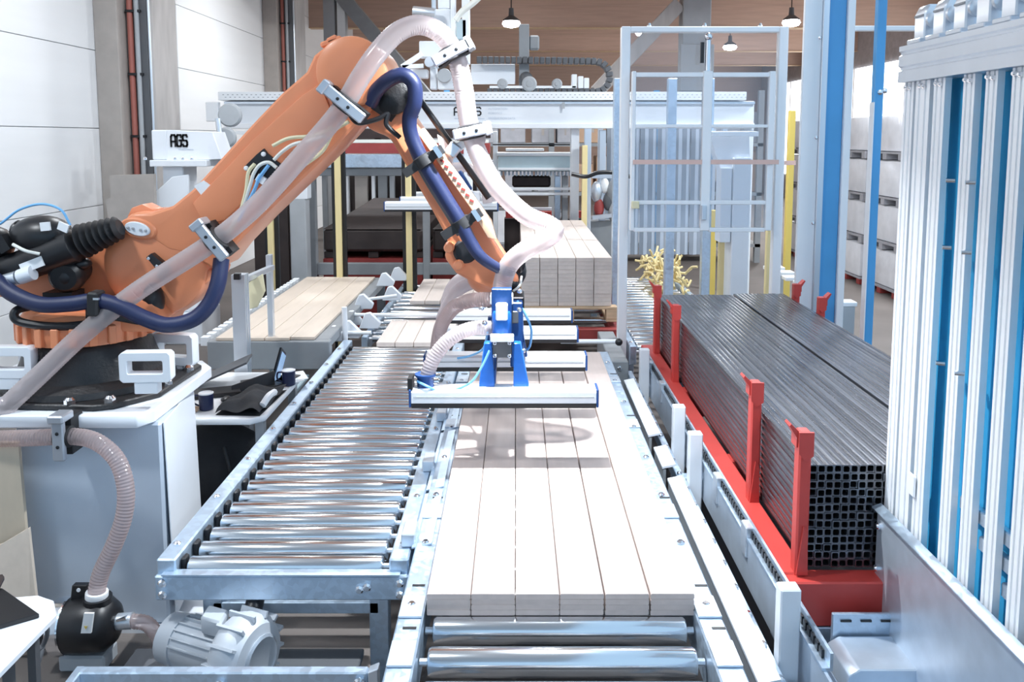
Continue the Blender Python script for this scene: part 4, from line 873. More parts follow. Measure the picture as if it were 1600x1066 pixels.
# white column with AGS box at the left
t = thing('gantry_column', 'white steel column with black AGS lettering on its head box', 'gantry column', (-3.8, 9.2, 0))
C9 = lambda px, py: at(px, py, 9.2)
MB().box(C9(238, 250).x, 9.2, C9(238, 250).z, C9(262, 250).x, 9.62, C9(238, 203).z).build('head_end', 'white', t, bev=.012)
hb = MB().prism([C9(260, 203), C9(332, 206), C9(347, 249), C9(260, 252)], (0, .4, 0)).build('head_box', 'white', t, bev=.006)
A = C9(268, 228.5); B = C9(292, 211)
stroke_text('AGS', (A.x, A.z), B.z - A.z, (B.x - A.x) * .27, (B.x - A.x) * .1, hb, 'ink', 9.194, .17)
MB().box(C9(269, 0).x, 9.196, C9(0, 234).z, C9(293, 0).x, 9.199, C9(0, 232.8).z).build('underline', 'ink_pale', hb)
MB().box(C9(228, 0).x, 9.1, C9(0, 260).z, C9(318, 0).x, 9.7, C9(0, 250).z).build('cap_plate', 'white', t, bev=.006)
bolts(MB(), [V((C9(px, 250).x, 9.12, C9(0, 249.5).z)) for px in (232, 278, 290, 304)], (0, 0, 1), .02, .03).build('bolt', 'chrome', t)
MB().box(C9(242, 0).x, 9.2, .35, C9(275, 0).x, 9.6, C9(0, 260).z).build('shaft', 'white', t, bev=.01)
MB().prism([C9(243, 302), C9(272, 276), C9(298, 272), C9(298, 420), C9(243, 420)], (0, -.06, 0)).build('flared_cover', 'white', t, bev=.01)
MB().box(C9(235, 0).x, 9.1, 0, C9(300, 0).x, 9.7, .349).build('foot', 'white', t, bev=.01)
t = thing('cardboard_sheet', 'brown grey cardboard panel leaning on the white column', 'panel', at(205, 420, 9.0))
MB().prism([at(171, 274, 9.0), at(240, 272, 9.0), at(244, 420, 9.0), at(180, 420, 9.0), at(165, 312, 9.0), at(173, 309, 9.0)], (0, .06, 0)).build('sheet', 'card', t)
MB().box(at(165, 420, 9.0).x, 8.95, 0, at(250, 420, 9.0).x, 9.1, at(0, 419, 9.0).z).build('crate', 'carton_grey', t, bev=.01)
# ================================================================== DARK LOADING BAY ON THE LEFT
BY = 9.7
bx_ = lambda px: at(px, 320, BY).x
bz_ = lambda py: at(560, py, BY).z
t = thing('loading_bay', 'grey steel loading bay frame around dark stacked pallets', 'bay frame', (bx_(580), BY, 0))
for (a, b_) in ((481, 492), (660, 670), (745, 752)): MB().box(bx_(a), BY, 0, bx_(b_), BY + .12, bz_(262)).build('upright', 'grey_mid', t, bev=.006)
MB().box(bx_(481), BY, bz_(275), bx_(760), BY + .12, bz_(263)).build('header', 'grey_mid', t, bev=.006)
MB().box(bx_(486), BY - .06, bz_(262), bx_(765), BY + .1, bz_(241)).build('beam', 'galv', t, bev=.006)
MB().box(bx_(492), BY - .3, bz_(223), bx_(765), BY - .26, bz_(218)).build('upper_rail', 'cable_white', t)
MB().box(bx_(495), BY + .05, bz_(240), bx_(765), BY + .4, bz_(224)).build('red_panel', 'red_dull', t)
MB().box(bx_(470), BY + .4, bz_(216), bx_(765), BY + .5, bz_(201)).build('dark_panel', 'dark_wood', t)
MB().box(bx_(492), BY + .01, bz_(430), bx_(760), BY + .1, bz_(412)).build('kick_plate', 'grey_mid', t, bev=.004)
MB().box(bx_(470), BY + 2.6, 0, bx_(770), BY + 2.7, bz_(262)).build('rear_panel', 'dark_wood', t)
for (a, b_, mt) in ((505, 512, 'grey_mid'), (520, 526, 'alu_white'), (540, 546, 'alu_white'), (556, 575, 'card'), (582, 587, 'alu_white'), (592, 606, 'grey_mid'), (610, 617, 'grey'), (628, 640, 'card')):
    MB().box(at(a, 320, BY + 2.4).x, BY + 2.35, .3, at(b_, 320, BY + 2.4).x, BY + 2.45, bz_(272)).build('rear_board', mt, t)
for k, (a, b_, z1) in enumerate(((496, 655, 362), (672, 742, 362))):
    lab = ['dark covered pallet load in the left bay opening', 'dark covered pallet load half hidden by the orange forearm'][k]
    q = thing('covered_pallet', lab, 'pallet', (bx_((a + b_) / 2), BY + .9, 0))
    MB().prism([(bx_(a), BY + .25, bz_(398)), (bx_(a), BY + .25, bz_(z1)), (bx_(a) + .25, BY + .25, bz_(z1)), (bx_(b_), BY + .25, bz_(z1)), (bx_(b_), BY + .25, bz_(398))], (0, 1.9, 0)).build('load', 'dark_wood', q, bev=.03)
    MB().prism([(bx_(a), BY + .25, bz_(z1) + .001), (bx_(b_), BY + .25, bz_(z1) + .001), (bx_(b_) - .1, BY + 2.1, bz_(330)), (bx_(a) + .3, BY + 2.1, bz_(330))], (0, .02, -.0)).build('cover', 'dark_wood', q)
    for j in range(3):
        x = bx_(a) + (bx_(b_) - bx_(a)) * (j * .45); MB().box(x, BY + .28, bz_(408), x + .12, BY + 2, bz_(399)).build('pallet_block', 'dark_wood', q)
    MB().box(bx_(a), BY + .22, 0, bx_(b_), BY + 2.1, bz_(409)).build('red_base', 'red_dull', q)
for px, Y, lab in ((531, 8.9, 'yellow post in front of the dark loading bay, left of forearm'), (640, 8.9, 'yellow post in front of the dark bay, beside the orange forearm'), (425, 8.9, 'yellow post left of the white bay column')):
    a_ = at(px, 430, Y); z1 = at(px, 225, Y).z
    tag(MB().box(a_.x - .03, Y - .03, 0, a_.x + .03, Y + .03, z1).build('yellow_post', 'yellow_pale', org=(a_.x, Y, 0), bev=.006), lab, 'post')
    tag(MB().box(a_.x - .075, Y + .035, 0, a_.x + .075, Y + .07, z1).build('black_post', 'black', org=(a_.x, Y + .05, 0)), 'black backing post of the ' + lab.replace(' in front of the dark loading bay,', ',').replace(' in front of the dark bay,', ','), 'post')
t = thing('bay_column', 'white machine column between robot arm and dark bay', 'column', (at(470, 320, 9.3).x, 9.3, 0))
MB().box(at(455, 430, 9.3).x, 9.3, 0, at(480, 430, 9.3).x, 9.5, at(0, 310, 9.3).z).build('lower_shaft', 'grey', t, bev=.01)
MB().prism([at(445, 205, 9.3), at(478, 205, 9.3), at(480, 312, 9.3), at(455, 312, 9.3)], (0, .2, 0)).build('upper_shaft', 'white', t, bev=.01)
t = thing('dark_panel_wall', 'dark brown panel wall left of the white bay column', 'panel', (at(420, 320, 10.6).x, 10.6, 0))
for k in range(3): MB().box(at(395 + k * 28, 320, 10.6).x, 10.6, 0, at(421.5 + k * 28, 320, 10.6).x, 10.66, at(0, 262, 10.6).z).build('panel_board', 'dark_wood', t, bev=.006)

# ================================================================== SHEET TABLE, FAR CONVEYOR, SORTING ARMS
t = thing('sheet_table', 'grey machine table with chain edge holding the wood panels', 'table', (-1.9, 7.4, 0))
MB().box(-2.32, 6.12, .56, -1.40, 6.2, .775).build('front_apron', 'grey_mid', t, bev=.006)
MB().box(-2.32, 6.2, .70, -1.42, 9.0, .775).build('table_bed', 'grey_mid', t, bev=.006)
for x in (-2.3, -1.5):
    for y in (6.22, 8.85): MB().box(x, y, 0, x + .08, y + .08, .699).build('leg', 'grey_mid', t)
for k in range(22): MB().box(-2.40, 6.2 + k * .125, .72, -2.34, 6.27 + k * .125, .79).build('chain_cleat', 'alu_white', t, bev=.004)
xs = [-2.26, -2.075, -1.89, -1.705, -1.52]
for k in range(4):
    tag(MB().box(xs[k], 6.14 + (.03 if k == 3 else 0), .777, xs[k + 1] - .004, 8.9, .80).build('pale_board', 'wood_sheet', org=(xs[k], 6.14, .777), bev=.002), f'pale wood board on the grey table, {["leftmost", "second from left", "third from left", "rightmost"][k]}', 'board', 'boards on the grey table')
t = thing('drawer_tray', 'pale glassy tray under the grey sheet table behind the desk', 'tray', (-1.9, 5.95, .5))
MB().box(-2.2, 5.75, .50, -1.55, 6.1, .53).build('tray_plate', 'teal_machine', t, bev=.006)
for x in (-2.15, -1.62): MB().box(x, 5.8, 0, x + .05, 6.05, .499).build('tray_leg', 'grey_mid', t)
L2 = conveyor('far roller section with white sorting arms beyond the wide conveyor', -1.28, -.2, 6.75, 9.4, .20, .03, .66, .0, railw=.05,
              legs=((-1.25, 6.9), (-.25, 6.9), (-1.25, 9.2), (-.25, 9.2)), caps=False)
for i, (px, py, Y, s) in enumerate(((542, 520, 6.72, 1.0), (520, 535, 6.62, .8), (575, 505, 7.0, .9), (565, 475, 7.5, .9), (610, 462, 7.9, .9), (600, 440, 8.4, .9), (620, 432, 8.9, 1.0), (548, 500, 7.2, .8))):
    c = at(px, py, Y); c.z = max(c.z, .70)
    q = [c + V((-.09 * s, 0, -.05)), c + V((-.03 * s, 0, .09 * s)), c + V((.02 * s, 0, .10 * s)), c + V((.12 * s, 0, 0)), c + V((.10 * s, 0, -.05))]
    MB().prism(q, (0, .05, 0)).build('sorting_paddle', 'white', L2, bev=.006)
for (x0, y0, x1, y1, Y) in ((545, 492, 690, 492, 7.2), (520, 520, 580, 520, 6.7), (560, 470, 620, 462, 7.7)): MB().cyl(at(x0, y0, Y), at(x1, y1, Y), .016, n=10).build('tie_rod', 'alu_white', L2)
MB().cyl(at(540, 545, 6.62), at(538, 480, 6.62), .022, n=12).build('limit_post', 'white', L2)
for g, (px0, px1, py0, py1, n) in enumerate(((588, 705, 535, 500, 4), (640, 760, 470, 436, 5))):
    A = atz(px0, py0, .70); B = atz(px1, py0, .70); Cc = atz(px0, py1, .70); wd = (B.x - A.x) / n
    for k in range(n):
        tag(MB().box(A.x + k * wd, A.y, .662, A.x + (k + .97) * wd, Cc.y, .70).build('short_plank', 'wood_pale', org=(A.x + k * wd, A.y, .662), bev=.003), f'{["front", "rear"][g]} short plank on far rollers, {ORD[k]} from the left', 'plank', 'short planks on the far rollers')
t = thing('alloy_stand', 'upright aluminium post with cross arm and small panel beside the desk', 'stand', (-1.86, 5.6, 0))
A = at(366, 430, 5.6); B = at(389, 590, 5.6)
profile(t, (A.x + B.x) / 2, 5.6, 0, at(0, 428, 5.6).z, .09, .09, 'upright', 'alu')
MB().bar(at(385, 436, 5.65), at(425, 418, 6.2), .04, .04).build('cross_arm', 'alu', t, bev=.004)
MB().box(at(416, 400, 6.2).x, 6.18, .5, at(424, 400, 6.2).x, 6.24, at(0, 398, 6.2).z).build('side_post', 'alu', t, bev=.004)
MB().prism([at(384, 445, 5.8), at(410, 428, 5.8), at(414, 455, 5.8), at(402, 480, 5.8), at(385, 485, 5.8)], (0, .02, 0)).build('small_panel', 'cable_cream', t, bev=.004)
MB().hexa(at(371, 432, 5.55), (.02, 0, 0), (0, .02, 0), (0, 0, .02)).build('end_cap', 'black', t)

# ================================================================== DESK WITH LAPTOP
t = thing('work_desk', 'white desk top between robot pedestal and wide conveyor', 'desk', (-1.85, 5.0, 0))
MB().prism([(-2.3, 4.55, .72), (-1.50, 4.55, .72), (-1.43, 4.62, .72), (-1.43, 5.5, .72), (-2.3, 5.5, .72)], (0, 0, -.035)).build('desk_top', 'paper', t, bev=.006)
for x, y in ((-2.2, 4.65), (-1.52, 4.7), (-2.2, 5.4), (-1.52, 5.4)): MB().box(x, y, 0, x + .05, y + .05, .684).build('leg', 'grey', t)
def mug(px, py, Y, lab):
    p = at(px, py, Y); p.z = .7205
    q = thing('mug', lab, 'mug', p)
    MB().lathe([(.033, 0), (.040, .004), (.042, .10), (.038, .10), (.036, .02), (.001, .018)], p, (0, 0, 1), 22).build('cup', 'navy', q)
    MB().tube(spline([p + V((-.04, 0, .085)), p + V((-.07, 0, .08)), p + V((-.072, 0, .04)), p + V((-.04, 0, .02))]), .006, 8).build('handle', 'navy', q)
    MB().lathe([(.0425, .095), (.0435, .10), (.038, .103), (.037, .098)], p, (0, 0, 1), 22).build('rim', 'paper', q)
mug(323, 650, 4.72, 'dark mug with white rim at the near desk edge'); mug(452, 618, 5.2, 'dark mug with white rim near the laptop screen')
t = thing('laptop', 'open laptop with lit blue screen seen edge on', 'laptop', at(430, 600, 5.3))
MB().prism([at(425, 598, 5.25), at(440, 543, 5.25), at(447, 552, 5.35), at(434, 604, 5.35)], (-.012, .0, 0)).build('lid', 'black', t)
MB().prism([at(427.5, 596, 5.235), at(441, 549, 5.235), at(446.5, 556, 5.33), at(434.5, 601, 5.33)], (.003, -.006, 0)).build('display', 'screen', t)
MB().prism([V((at(425, 600, 5.25).x, 5.25, .722)), V((at(437, 600, 5.3).x, 5.42, .722)), V((at(465, 600, 5.3).x, 5.38, .722)), V((at(452, 600, 5.3).x, 5.2, .722))], (0, 0, .014)).build('keyboard_base', 'black', t)
t = thing('laptop', 'black laptop lid seen from behind on the white desk', 'laptop', at(390, 600, 5.0))
MB().prism([at(363, 640, 4.98), at(361, 604, 5.02), at(428, 580, 5.2), at(430, 622, 5.16)], (0, .012, .004)).build('lid', 'black', t, bev=.003)
MB().prism([V((at(362, 0, 4.98).x, 5.0, .722)), V((at(430, 0, 5.18).x, 5.19, .722)), V((at(420, 0, 5.4).x, 5.4, .722)), V((at(350, 0, 5.2).x, 5.25, .722))], (0, 0, .014)).build('keyboard_base', 'black', t)
t = thing('jacket', 'dark grey jacket lying crumpled across the desk corner', 'jacket', (-1.6, 4.8, .72))
m = MB(); n = 14
P0 = [at(362, 640, 4.72), at(395, 622, 4.9), at(432, 618, 5.1), at(446, 628, 5.0), at(428, 648, 4.72), at(402, 654, 4.6)]
vs = []; fs = []
A, B, Cc, D = V((-1.72, 4.62, 0)), V((-1.46, 4.60, 0)), V((-1.44, 5.1, 0)), V((-1.70, 4.98, 0))
for i in range(n + 1):
    for j in range(n + 1):
        u, v_ = i / n, j / n; p = A.lerp(B, u).lerp(D.lerp(Cc, u), v_)
        h = .725 + .07 * math.sin(math.pi * min(1, max(0, u * .95 + .02))) ** .5 * math.sin(math.pi * (v_ * .9 + .05)) ** .5 + .014 * math.sin(9 * u + 5 * v_) + .01 * math.sin(14 * v_ - 6 * u)
        vs.append(V((p.x, p.y, max(.723, h))))
fs = [(i * (n + 1) + j, (i + 1) * (n + 1) + j, (i + 1) * (n + 1) + j + 1, i * (n + 1) + j + 1) for i in range(n) for j in range(n)]
nb = len(vs); vs += [V((v.x, v.y, .7205)) for v in vs]; fs += [tuple(k + nb for k in f[::-1]) for f in fs]
m.add(vs, fs); m.build('cloth', 'fabric', t, smooth=80)
tag(MB().tube(spline([V((-1.46, 4.66, .765)), V((-1.44, 4.72, .80)), V((-1.43, 4.80, .80))]), [.02] * 21, 8).build('paper_roll', 'paper', org=(-1.44, 4.7, .75)), 'crumpled white paper at the conveyor side of the desk', 'paper')
t = thing('paper_sheets', 'white papers at the far right end of the desk', 'papers', (-1.5, 5.3, .72))
for k in range(3): MB().hexa((-1.50 + .02 * k, 5.32 + .03 * k, .7225 + .003 * k), (.06, .03, 0), (-.04, .09, 0), (0, 0, .001)).build('sheet', 'paper', t)
t = thing('backpack', 'black bag on the floor under the white desk', 'bag', (-1.85, 4.9, 0))
MB().ell((-1.85, 5.0, .27), .34, .2, .27, 20, 12).build('bag_body', 'fabric', t); MB().tube(spline([(-1.75, 4.83, .45), (-1.7, 4.78, .3), (-1.72, 4.8, .12)]), .012, 8).build('strap', 'black', t)
t = thing('cable_heap', 'black keyboard and gadgets on the desk behind the mug', 'electronics', (-1.9, 4.95, .72))
MB().hexa((-1.86, 5.0, .735), (.14, .05, 0), (-.03, .07, 0), (0, 0, .012)).build('keyboard', 'black', t, bev=.003); MB().ell((-1.74, 4.86, .738), .03, .045, .016).build('mouse', 'black', t); MB().bar((-2.05, 5.2, .74), (-1.72, 5.25, .88), .22, .012).build('tablet', 'grey_dark', t)
t = thing('small_bowl', 'small brown dish beside the near mug', 'dish', at(302, 655, 4.7))
MB().lathe([(.02, 0), (.03, .004), (.034, .022), (.03, .022), (.02, .01)], V((at(302, 650, 4.68).x, 4.68, .7205)), (0, 0, 1), 16).build('dish', 'carton', t)
# ================================================================== LOWER LEFT: FILTER, BLOWER, FRAME, TABLE
fc = at(140, 975, 3.42)
t = thing('vacuum_filter', 'black drum vacuum filter with steel band at the pedestal foot', 'filter', fc)
MB().lathe([(.06, -.12), (.10, -.11), (.115, -.08), (.12, .0), (.115, .07), (.085, .11), (.05, .125)], fc, (1, 0, .08), 30).build('drum', 'black', t)
MB().lathe([(.118, -.135), (.122, -.13), (.122, -.085), (.118, -.08)], fc, (1, 0, .08), 30).build('steel_band', 'chrome', t)
MB().lathe([(.05, -.20), (.09, -.19), (.095, -.136)], fc, (1, 0, .08), 24).build('motor_end', 'black', t)
MB().lathe([(.035, .12), (.035, .19)], fc, (1, 0, .08), 18).build('outlet', 'alu', t)
MB().lathe([(.058, 0), (.06, .1)], at(151, 946, 3.42) + V((0, 0, -.06)), (0.05, 0, 1), 20).build('inlet', 'black', t)
MB().lathe([(.0455, 0), (.047, .006), (.047, .022), (.0455, .028)], at(151, 934, 3.42), (.1, 0, 1), 20).build('inlet_band', 'paper', t)
MB().prism([at(112, 915, 3.42), at(136, 915, 3.42), at(134, 948, 3.42), at(108, 948, 3.42)], (0, .03, 0)).build('bracket', 'black', t, bev=.004)
MB().lathe([(.0085, 0), (.0085, .004)], at(123, 922, 3.417), (0, -1, 0), 10).build('bracket_hole', 'paper', t)
lb = MB().prism([at(126, 990, 3.293), at(142, 990, 3.293), at(146, 959, 3.293), at(131, 959, 3.293)], (0, .01, 0)).build('label_plate', 'paper', t)
MB().prism([at(131, 979, 3.290), at(137, 979, 3.290), at(134, 984, 3.290)], (0, .002, 0)).build('warning_mark', 'yellow', lb)
MB().bar(at(184, 968, 3.40), at(199, 964, 3.40), .03, .008).build('clip_lever', 'chrome', t)
ribbed([fc + V((.18, 0, .012)), fc + V((.25, -.0, 0)), fc + V((.31, -.02, -.06)), fc + V((.36, -.05, -.16))], .03, .002, .0135, 12).build('outlet_hose', 'hose_clear', t)
MB().box(fc.x - .12, fc.y - .05, 0, fc.x + .08, fc.y + .08, fc.z - .121).build('stand', 'grey', t, bev=.01)
# galvanised base frame with the side channel blower
t = thing('base_frame', 'pale galvanised frame beam across the bottom left corner', 'frame', (-1.2, 2.85, 0))
fz_ = at(300, 1046, 2.72).z
MB().box(at(125, 1046, 2.72).x, 2.70, fz_ - .14, at(575, 1046, 2.72).x, 2.74, fz_).build('front_beam', 'galv', t, bev=.005)
MB().prism([V((at(575, 1046, 2.72).x + .002, 2.70, fz_ - .14)), V((at(575, 1046, 2.72).x + .002, 2.70, fz_)), V((at(592, 1038, 2.72).x, 2.70, fz_ + .015)), V((at(592, 1038, 2.72).x, 2.70, fz_ - .14))], (0, .04, 0)).build('end_post', 'alu', t, bev=.003)
MB().bar((at(96, 1066, 2.6).x, 2.50, fz_ - .05), (at(122, 1046, 2.72).x, 2.74, fz_ - .05), .03, .10).build('side_beam', 'galv', t, bev=.004)
SH = .225
MB().box(-1.55, 2.745, SH - .03, -.62, 3.2, SH).build('shelf', 'grey_dark', t, bev=.004)
for x in (-1.5, -.68):
    for y in (2.76, 3.13): MB().box(x, y, 0, x + .05, y + .05, SH - .031).build('leg', 'galv', t)
bolts(MB(), [V((at(345, 1062, 2.7).x, 2.70, fz_ - .04)), V((at(562, 1050, 2.7).x, 2.70, fz_ - .03))], (0, -1, 0), .02, .02).build('bolt', 'chrome', t)
bc = at(384, 1012, 2.95); bc.z = SH + .135
t = thing('side_channel_blower', 'grey side channel blower with ribbed round housing under the conveyor', 'blower', (bc.x, bc.y, SH))
m = MB().lathe([(.07, -.075), (.125, -.075), (.148, -.05), (.155, -.01), (.148, .03), (.125, .06), (.085, .07), (.075, .04), (.055, .03)], bc, (1, -.42, 0), 32); m.build('impeller_housing', 'blower', t)
m = MB()
d = V((1, -.42, 0)).normalized(); n1 = V((0, 0, 1)); n2 = d.cross(n1)
for k in range(14):
    a = 2 * math.pi * k / 14; rr = n1 * math.cos(a) + n2 * math.sin(a); m.hexa(bc + rr * .15 - d * .01, rr * .012, d * .06, d.cross(rr) * .005)
m.build('cooling_rib', 'blower', t)
MB().lathe([(.085, .06), (.09, .074), (.08, .08), (.07, .074)], bc, d, 24).build('inlet_ring', 'alu', t)
mo = MB().lathe([(.08, -.38), (.095, -.37), (.098, -.30), (.092, -.298), (.092, -.09), (.11, -.078)], bc - V((0, 0, .02)), d, 26).build('motor', 'blower', t)
for k in range(9):
    a = -1.2 + k * .3; rr = n1 * math.cos(a) + n2 * math.sin(a); MB().hexa(bc - V((0, 0, .02)) - d * .195 + rr * .096, rr * .007, d * .10, d.cross(rr) * .003).build('fin', 'blower', mo)
MB().hexa(bc - d * .14 + V((0, -.01, .105)), d * .05, (0, .045, 0), (0, 0, .035)).build('terminal_box', 'blower', t, bev=.008)
MB().box(bc.x - .34, bc.y - .09, SH + .001, bc.x + .06, bc.y + .09, SH + .022).build('foot', 'grey_mid', t)
MB().cyl(bc + V((.0, .1, .12)), bc + V((.0, .16, .17)), .035, n=16).build('outlet', 'black', t)
# white table corner with black folder
t = thing('side_table', 'white table corner in the lower left with grey legs', 'table', at(20, 990, 2.9))
Z = at(60, 960, 2.9).z
q = [atz(-60, 940, Z), atz(60, 930, Z), atz(84, 938, Z), atz(88, 960, Z), atz(0, 1050, Z), atz(-60, 1100, Z)]
MB().prism(q, (0, 0, -.025)).build('table_top', 'white', t, bev=.004)
for (x, y) in ((45, 965), (5, 990)):
    p = atz(x, y, Z); MB().bar((p.x - .03, p.y + .05, 0), (p.x, p.y + .02, Z - .026), .03, .03).build('leg', 'grey_dark', t)
t = thing('folder', 'black folder lying on the white table corner', 'folder', atz(10, 960, Z))
MB().prism([atz(-60, 918, Z), atz(5, 926, Z), atz(62, 966, Z), atz(0, 984, Z), atz(-60, 1000, Z)], (0, 0, .018)).build('cover', 'black', t, bev=.003)
MB().prism([atz(-60, 910, Z + .02), atz(4, 902, Z + .02), atz(7, 906, Z + .02), atz(-3, 926, Z + .02), atz(-60, 930, Z + .02)], (0, 0, .012)).build('flap', 'dark_wood', t)
# plywood boards beside the pedestal
t = thing('plywood_board', 'tall beige plywood board left of the robot pedestal', 'board', at(10, 850, 3.6))
MB().prism([at(-80, 690, 3.58), at(28, 692, 3.58), at(40, 828, 3.58), at(2, 850, 3.58), at(-80, 890, 3.58)], (0, .02, 0)).build('sheet', 'plywood', t)
t = thing('plywood_board', 'pale plywood offcut leaning below the beige board', 'board', at(25, 900, 3.52))
MB().prism([at(-80, 880, 3.5), at(2, 851, 3.52), at(44, 826, 3.54), at(56, 935, 3.5), at(50, 1000, 3.45), at(-80, 1000, 3.45)], (0, .018, 0)).build('sheet', 'wood_sheet', t)
MB().box(at(-80, 900, 3.53).x, 3.53, 0, at(50, 900, 3.53).x, 3.55, at(0, 960, 3.53).z).build('stand', 'grey_mid', t)
for k, (pts, lab) in enumerate((([(70, 1000, 3.2), (62, 1030, 3.15), (50, 1066, 3.1), (45, 1100, 3.0)], 'dark cable hanging under the white table corner'), ([(62, 960, 3.1), (74, 985, 3.1), (66, 1010, 3.1), (48, 1020, 3.05)], 'thin grey cable looped beside the black filter'))):
    tag(MB().tube(spline([at(*p) for p in pts]), .009, 8).build('loose_cable', 'grey_dark', org=at(*pts[0])), lab, 'cable')

# ================================================================== PALE MACHINE HEAD UNDER THE GANTRY
t = thing('brush_machine', 'pale blue grey machine head with black frame under the gantry', 'machine', (at(840, 290, 10.4).x, 10.4, 0))
MY = 11.7; mx = lambda px: at(px, 280, MY).x; mz = lambda py: at(840, py, MY).z
MB().box(mx(778), MY, mz(268), mx(902), MY + .5, mz(242)).build('head_cover', 'teal_machine', t, bev=.03, seg=2)
MB().box(mx(776), MY - .04, mz(244), mx(896), MY + .2, mz(238)).build('head_lid', 'white', t, bev=.01)
MB().box(mx(790), MY, mz(236), mx(850), MY + .2, mz(232)).build('top_bar', 'alu_white', t, bev=.006)
MB().box(mx(778), MY - .03, mz(266), mx(902), MY + .0, mz(262)).build('edge_rail', 'alu_white', t, bev=.004)
for k in range(20): MB().box(mx(782 + k * 6), MY + .05, mz(275), mx(785 + k * 6), MY + .2, mz(268.5)).build('brush_tuft', 'curtain', t)
for (a, b_, c_, d_) in ((780, 902, 297, 293), (780, 902, 305, 301)): MB().box(mx(a), MY - .02, mz(a and c_), mx(b_), MY + .05, mz(d_)).build('guide_rail', 'alu_white', t, bev=.004)
MB().box(mx(770), MY - .05, mz(227), mx(904), MY - .02, mz(225)).build('black_bar', 'black', t); MB().box(mx(901), MY - .05, mz(308), mx(904), MY - .02, mz(226)).build('black_bar', 'black', t)
for px in (770, 898): MB().box(mx(px), MY + .1, 0, mx(px + 7), MY + .3, mz(205)).build('column', 'alu_white', t, bev=.004)
MB().box(mx(800), MY + .3, mz(295), mx(862), MY + .5, mz(276)).build('drum', 'dark_wood', t, bev=.03)
for (px, c_) in ((868, 0), (880, 1)): MB().box(mx(px), MY + .2, .4, mx(px + 9), MY + .4, mz(276)).build('support', ['galv', 'grey'][c_], t, bev=.004)
t = thing('red_carriage', 'red carriage frame behind the loaded pallet', 'carriage', (at(830, 325, 12.5).x, 12.5, 0))
for (a, b_) in ((790, 862), (893, 912)): MB().box(at(a, 330, 12.5).x, 12.5, at(0, 341, 12.5).z, at(b_, 330, 12.5).x, 12.6, at(0, 330, 12.5).z).build('beam', 'red', t, bev=.006)
MB().box(at(788, 330, 12.6).x, 12.6, 0, at(912, 330, 12.6).x, 12.9, at(0, 342, 12.6).z).build('base', 'dark_wood', t)
MB().box(at(788, 330, 12.6).x, 12.52, at(0, 328, 12.6).z, at(862, 330, 12.6).x, 12.6, at(0, 324, 12.6).z).build('top_strip', 'white', t)
tag(MB().tube(spline([at(893, 272, 9.8), at(915, 276, 9.8), at(935, 270, 9.8), at(960, 270, 9.8), at(985, 276, 9.8)]), .025, 10).build('draped_cable', 'black', org=at(893, 272, 9.8)), 'black cable draped from machine head to clear guard', 'cable')
# galvanised side stands between machine head and clear guard
for i, px in enumerate((918, 941)):
    p = at(px, 300, 10.9 + .3 * i); tag(MB().box(p.x - .045, p.y, 0, p.x + .045, p.y + .09, 2.42 - .02 * i).build('machine_post', 'alu', org=(p.x, p.y, 0), bev=.006), ['silver machine post next to the yellow post', 'second silver machine post right of the yellow post'][i], 'post')
t = thing('pipe_fittings', 'grey pipes and fittings between machine posts and guard', 'machine', at(955, 340, 11.2))
MB().bar(at(925, 275, 11.2), at(968, 275, 11.2), .05, .06).build('pipe', 'alu', t); MB().bar(at(925, 340, 11.1), at(960, 336, 11.1), .08, .05).build('pipe', 'alu', t)
for (x, y, s, mt) in ((932, 300, .08, 'alu'), (950, 315, .07, 'grey_dark'), (945, 290, .06, 'paper'), (957, 300, .09, 'grey_mid'), (936, 325, .07, 'red_dull'), (960, 330, .09, 'grey')): MB().ell(at(x, y, 11.2), s, s, s * 1.8, 10, 7).build('fitting', mt, t)
MB().box(at(925, 0, 11.2).x, 11.15, 0, at(968, 0, 11.2).x, 11.4, at(0, 345, 11.2).z).build('base', 'grey_mid', t, bev=.01)

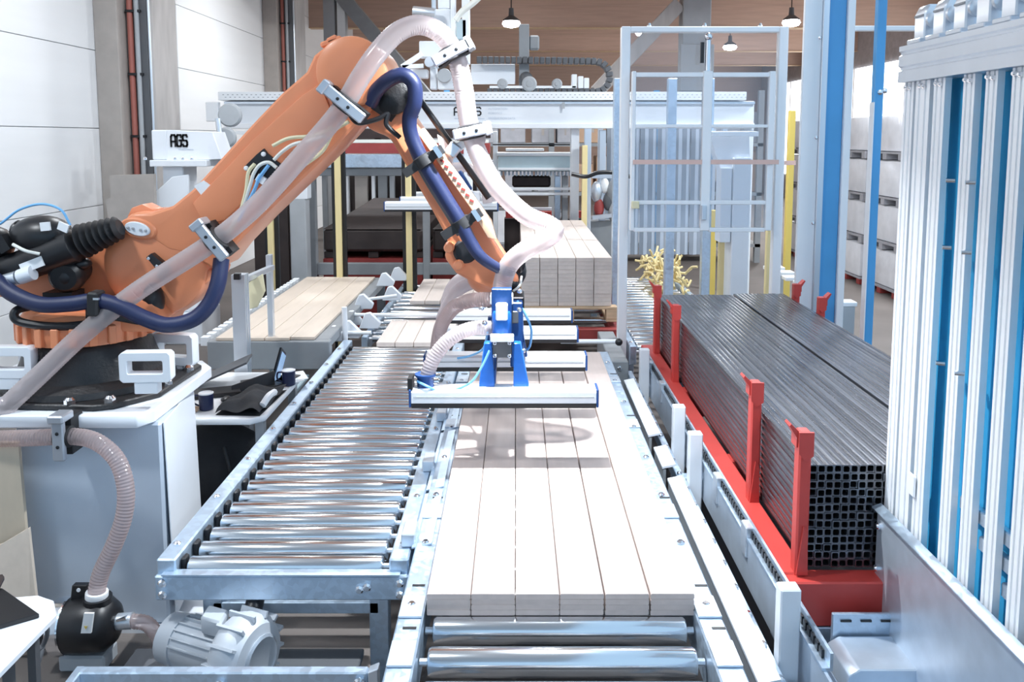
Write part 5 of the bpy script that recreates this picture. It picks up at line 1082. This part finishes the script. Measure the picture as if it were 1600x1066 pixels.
# ================================================================== STORAGE RACKS IN THE BACKGROUND
t = thing('storage_rack', 'long storage rack with shelves behind the gantry', 'rack', (1, 15.6, 0))
for k in range(5): MB().box(-3.2 + k * 1.9, 15.2, 0, -3.1 + k * 1.9, 15.3, 3.15).build('upright', 'blue_post' if k % 2 else 'grey_mid', t)
for z in (.35, 1.3, 2.2):
    MB().box(-3.2, 15.2, z - .06, 4.5, 16.2, z).build('shelf', 'grey_mid', t)
n = 0
colw = ['brown', 'grey', 'white', 'reddish', 'dark']; mts = ['carton', 'carton_grey', 'wrap', 'red_dull', 'dark_wood']
for zi, z in enumerate((.35, 1.3, 2.2)):
    x = -3.05; k = 0
    while x < 3.9:
        wd = random.uniform(.28, .62); h = random.uniform(.45, .78); c = random.choice([0, 0, 1, 1, 2, 1, 4])
        blocked = any(abs(x + wd / 2 - (-3.15 + 1.9 * j)) < wd / 2 + .06 for j in range(6)) and False
        q = thing('carton', f'{colw[c]} box, {ORD[k]} from left on the {["bottom", "middle", "top"][zi]} rack shelf', 'box', (x + wd / 2, 15.6, z), 'boxes on the storage rack')
        MB().box(x, 15.34, z + .002, x + wd, 16.1, z + h).build('box_body', mts[c], q, bev=.012)
        MB().box(x + wd * .44, 15.336, z + h * .3, x + wd * .56, 15.3405, z + h).build('tape_strip', 'card' if c != 2 else 'paper', q)
        x += wd + random.uniform(.03, .12); k += 1
# shrink wrapped pallets stacked along the right aisle
for col in range(5):
    for lev in range(4):
        y0 = 10.4 + col * 1.25; z0 = lev * .66
        q = thing('wrapped_pallet', f'white shrink wrapped load, {["lowest", "second", "third", "topmost"][lev]} in the {ORD[col]} stack of right aisle', 'pallet', (6.0, y0 + .55, z0), 'wrapped loads along the right aisle')
        m = MB().box(5.42 + random.uniform(-.03, .03), y0 + .04, z0 + .115, 6.5, y0 + 1.12, z0 + .645); m.build('load', 'wrap', q, bev=.05, seg=2)
        MB().box(5.40, y0 + .02, z0 + .085, 6.5, y0 + 1.14, z0 + .112).build('deck', 'carton_grey', q)
        for yy in (.02, .52, 1.02): MB().box(5.40, y0 + yy, z0 + .002, 6.5, y0 + yy + .12, z0 + .084).build('skid', 'red_dull' if lev == 0 else 'carton_grey', q)
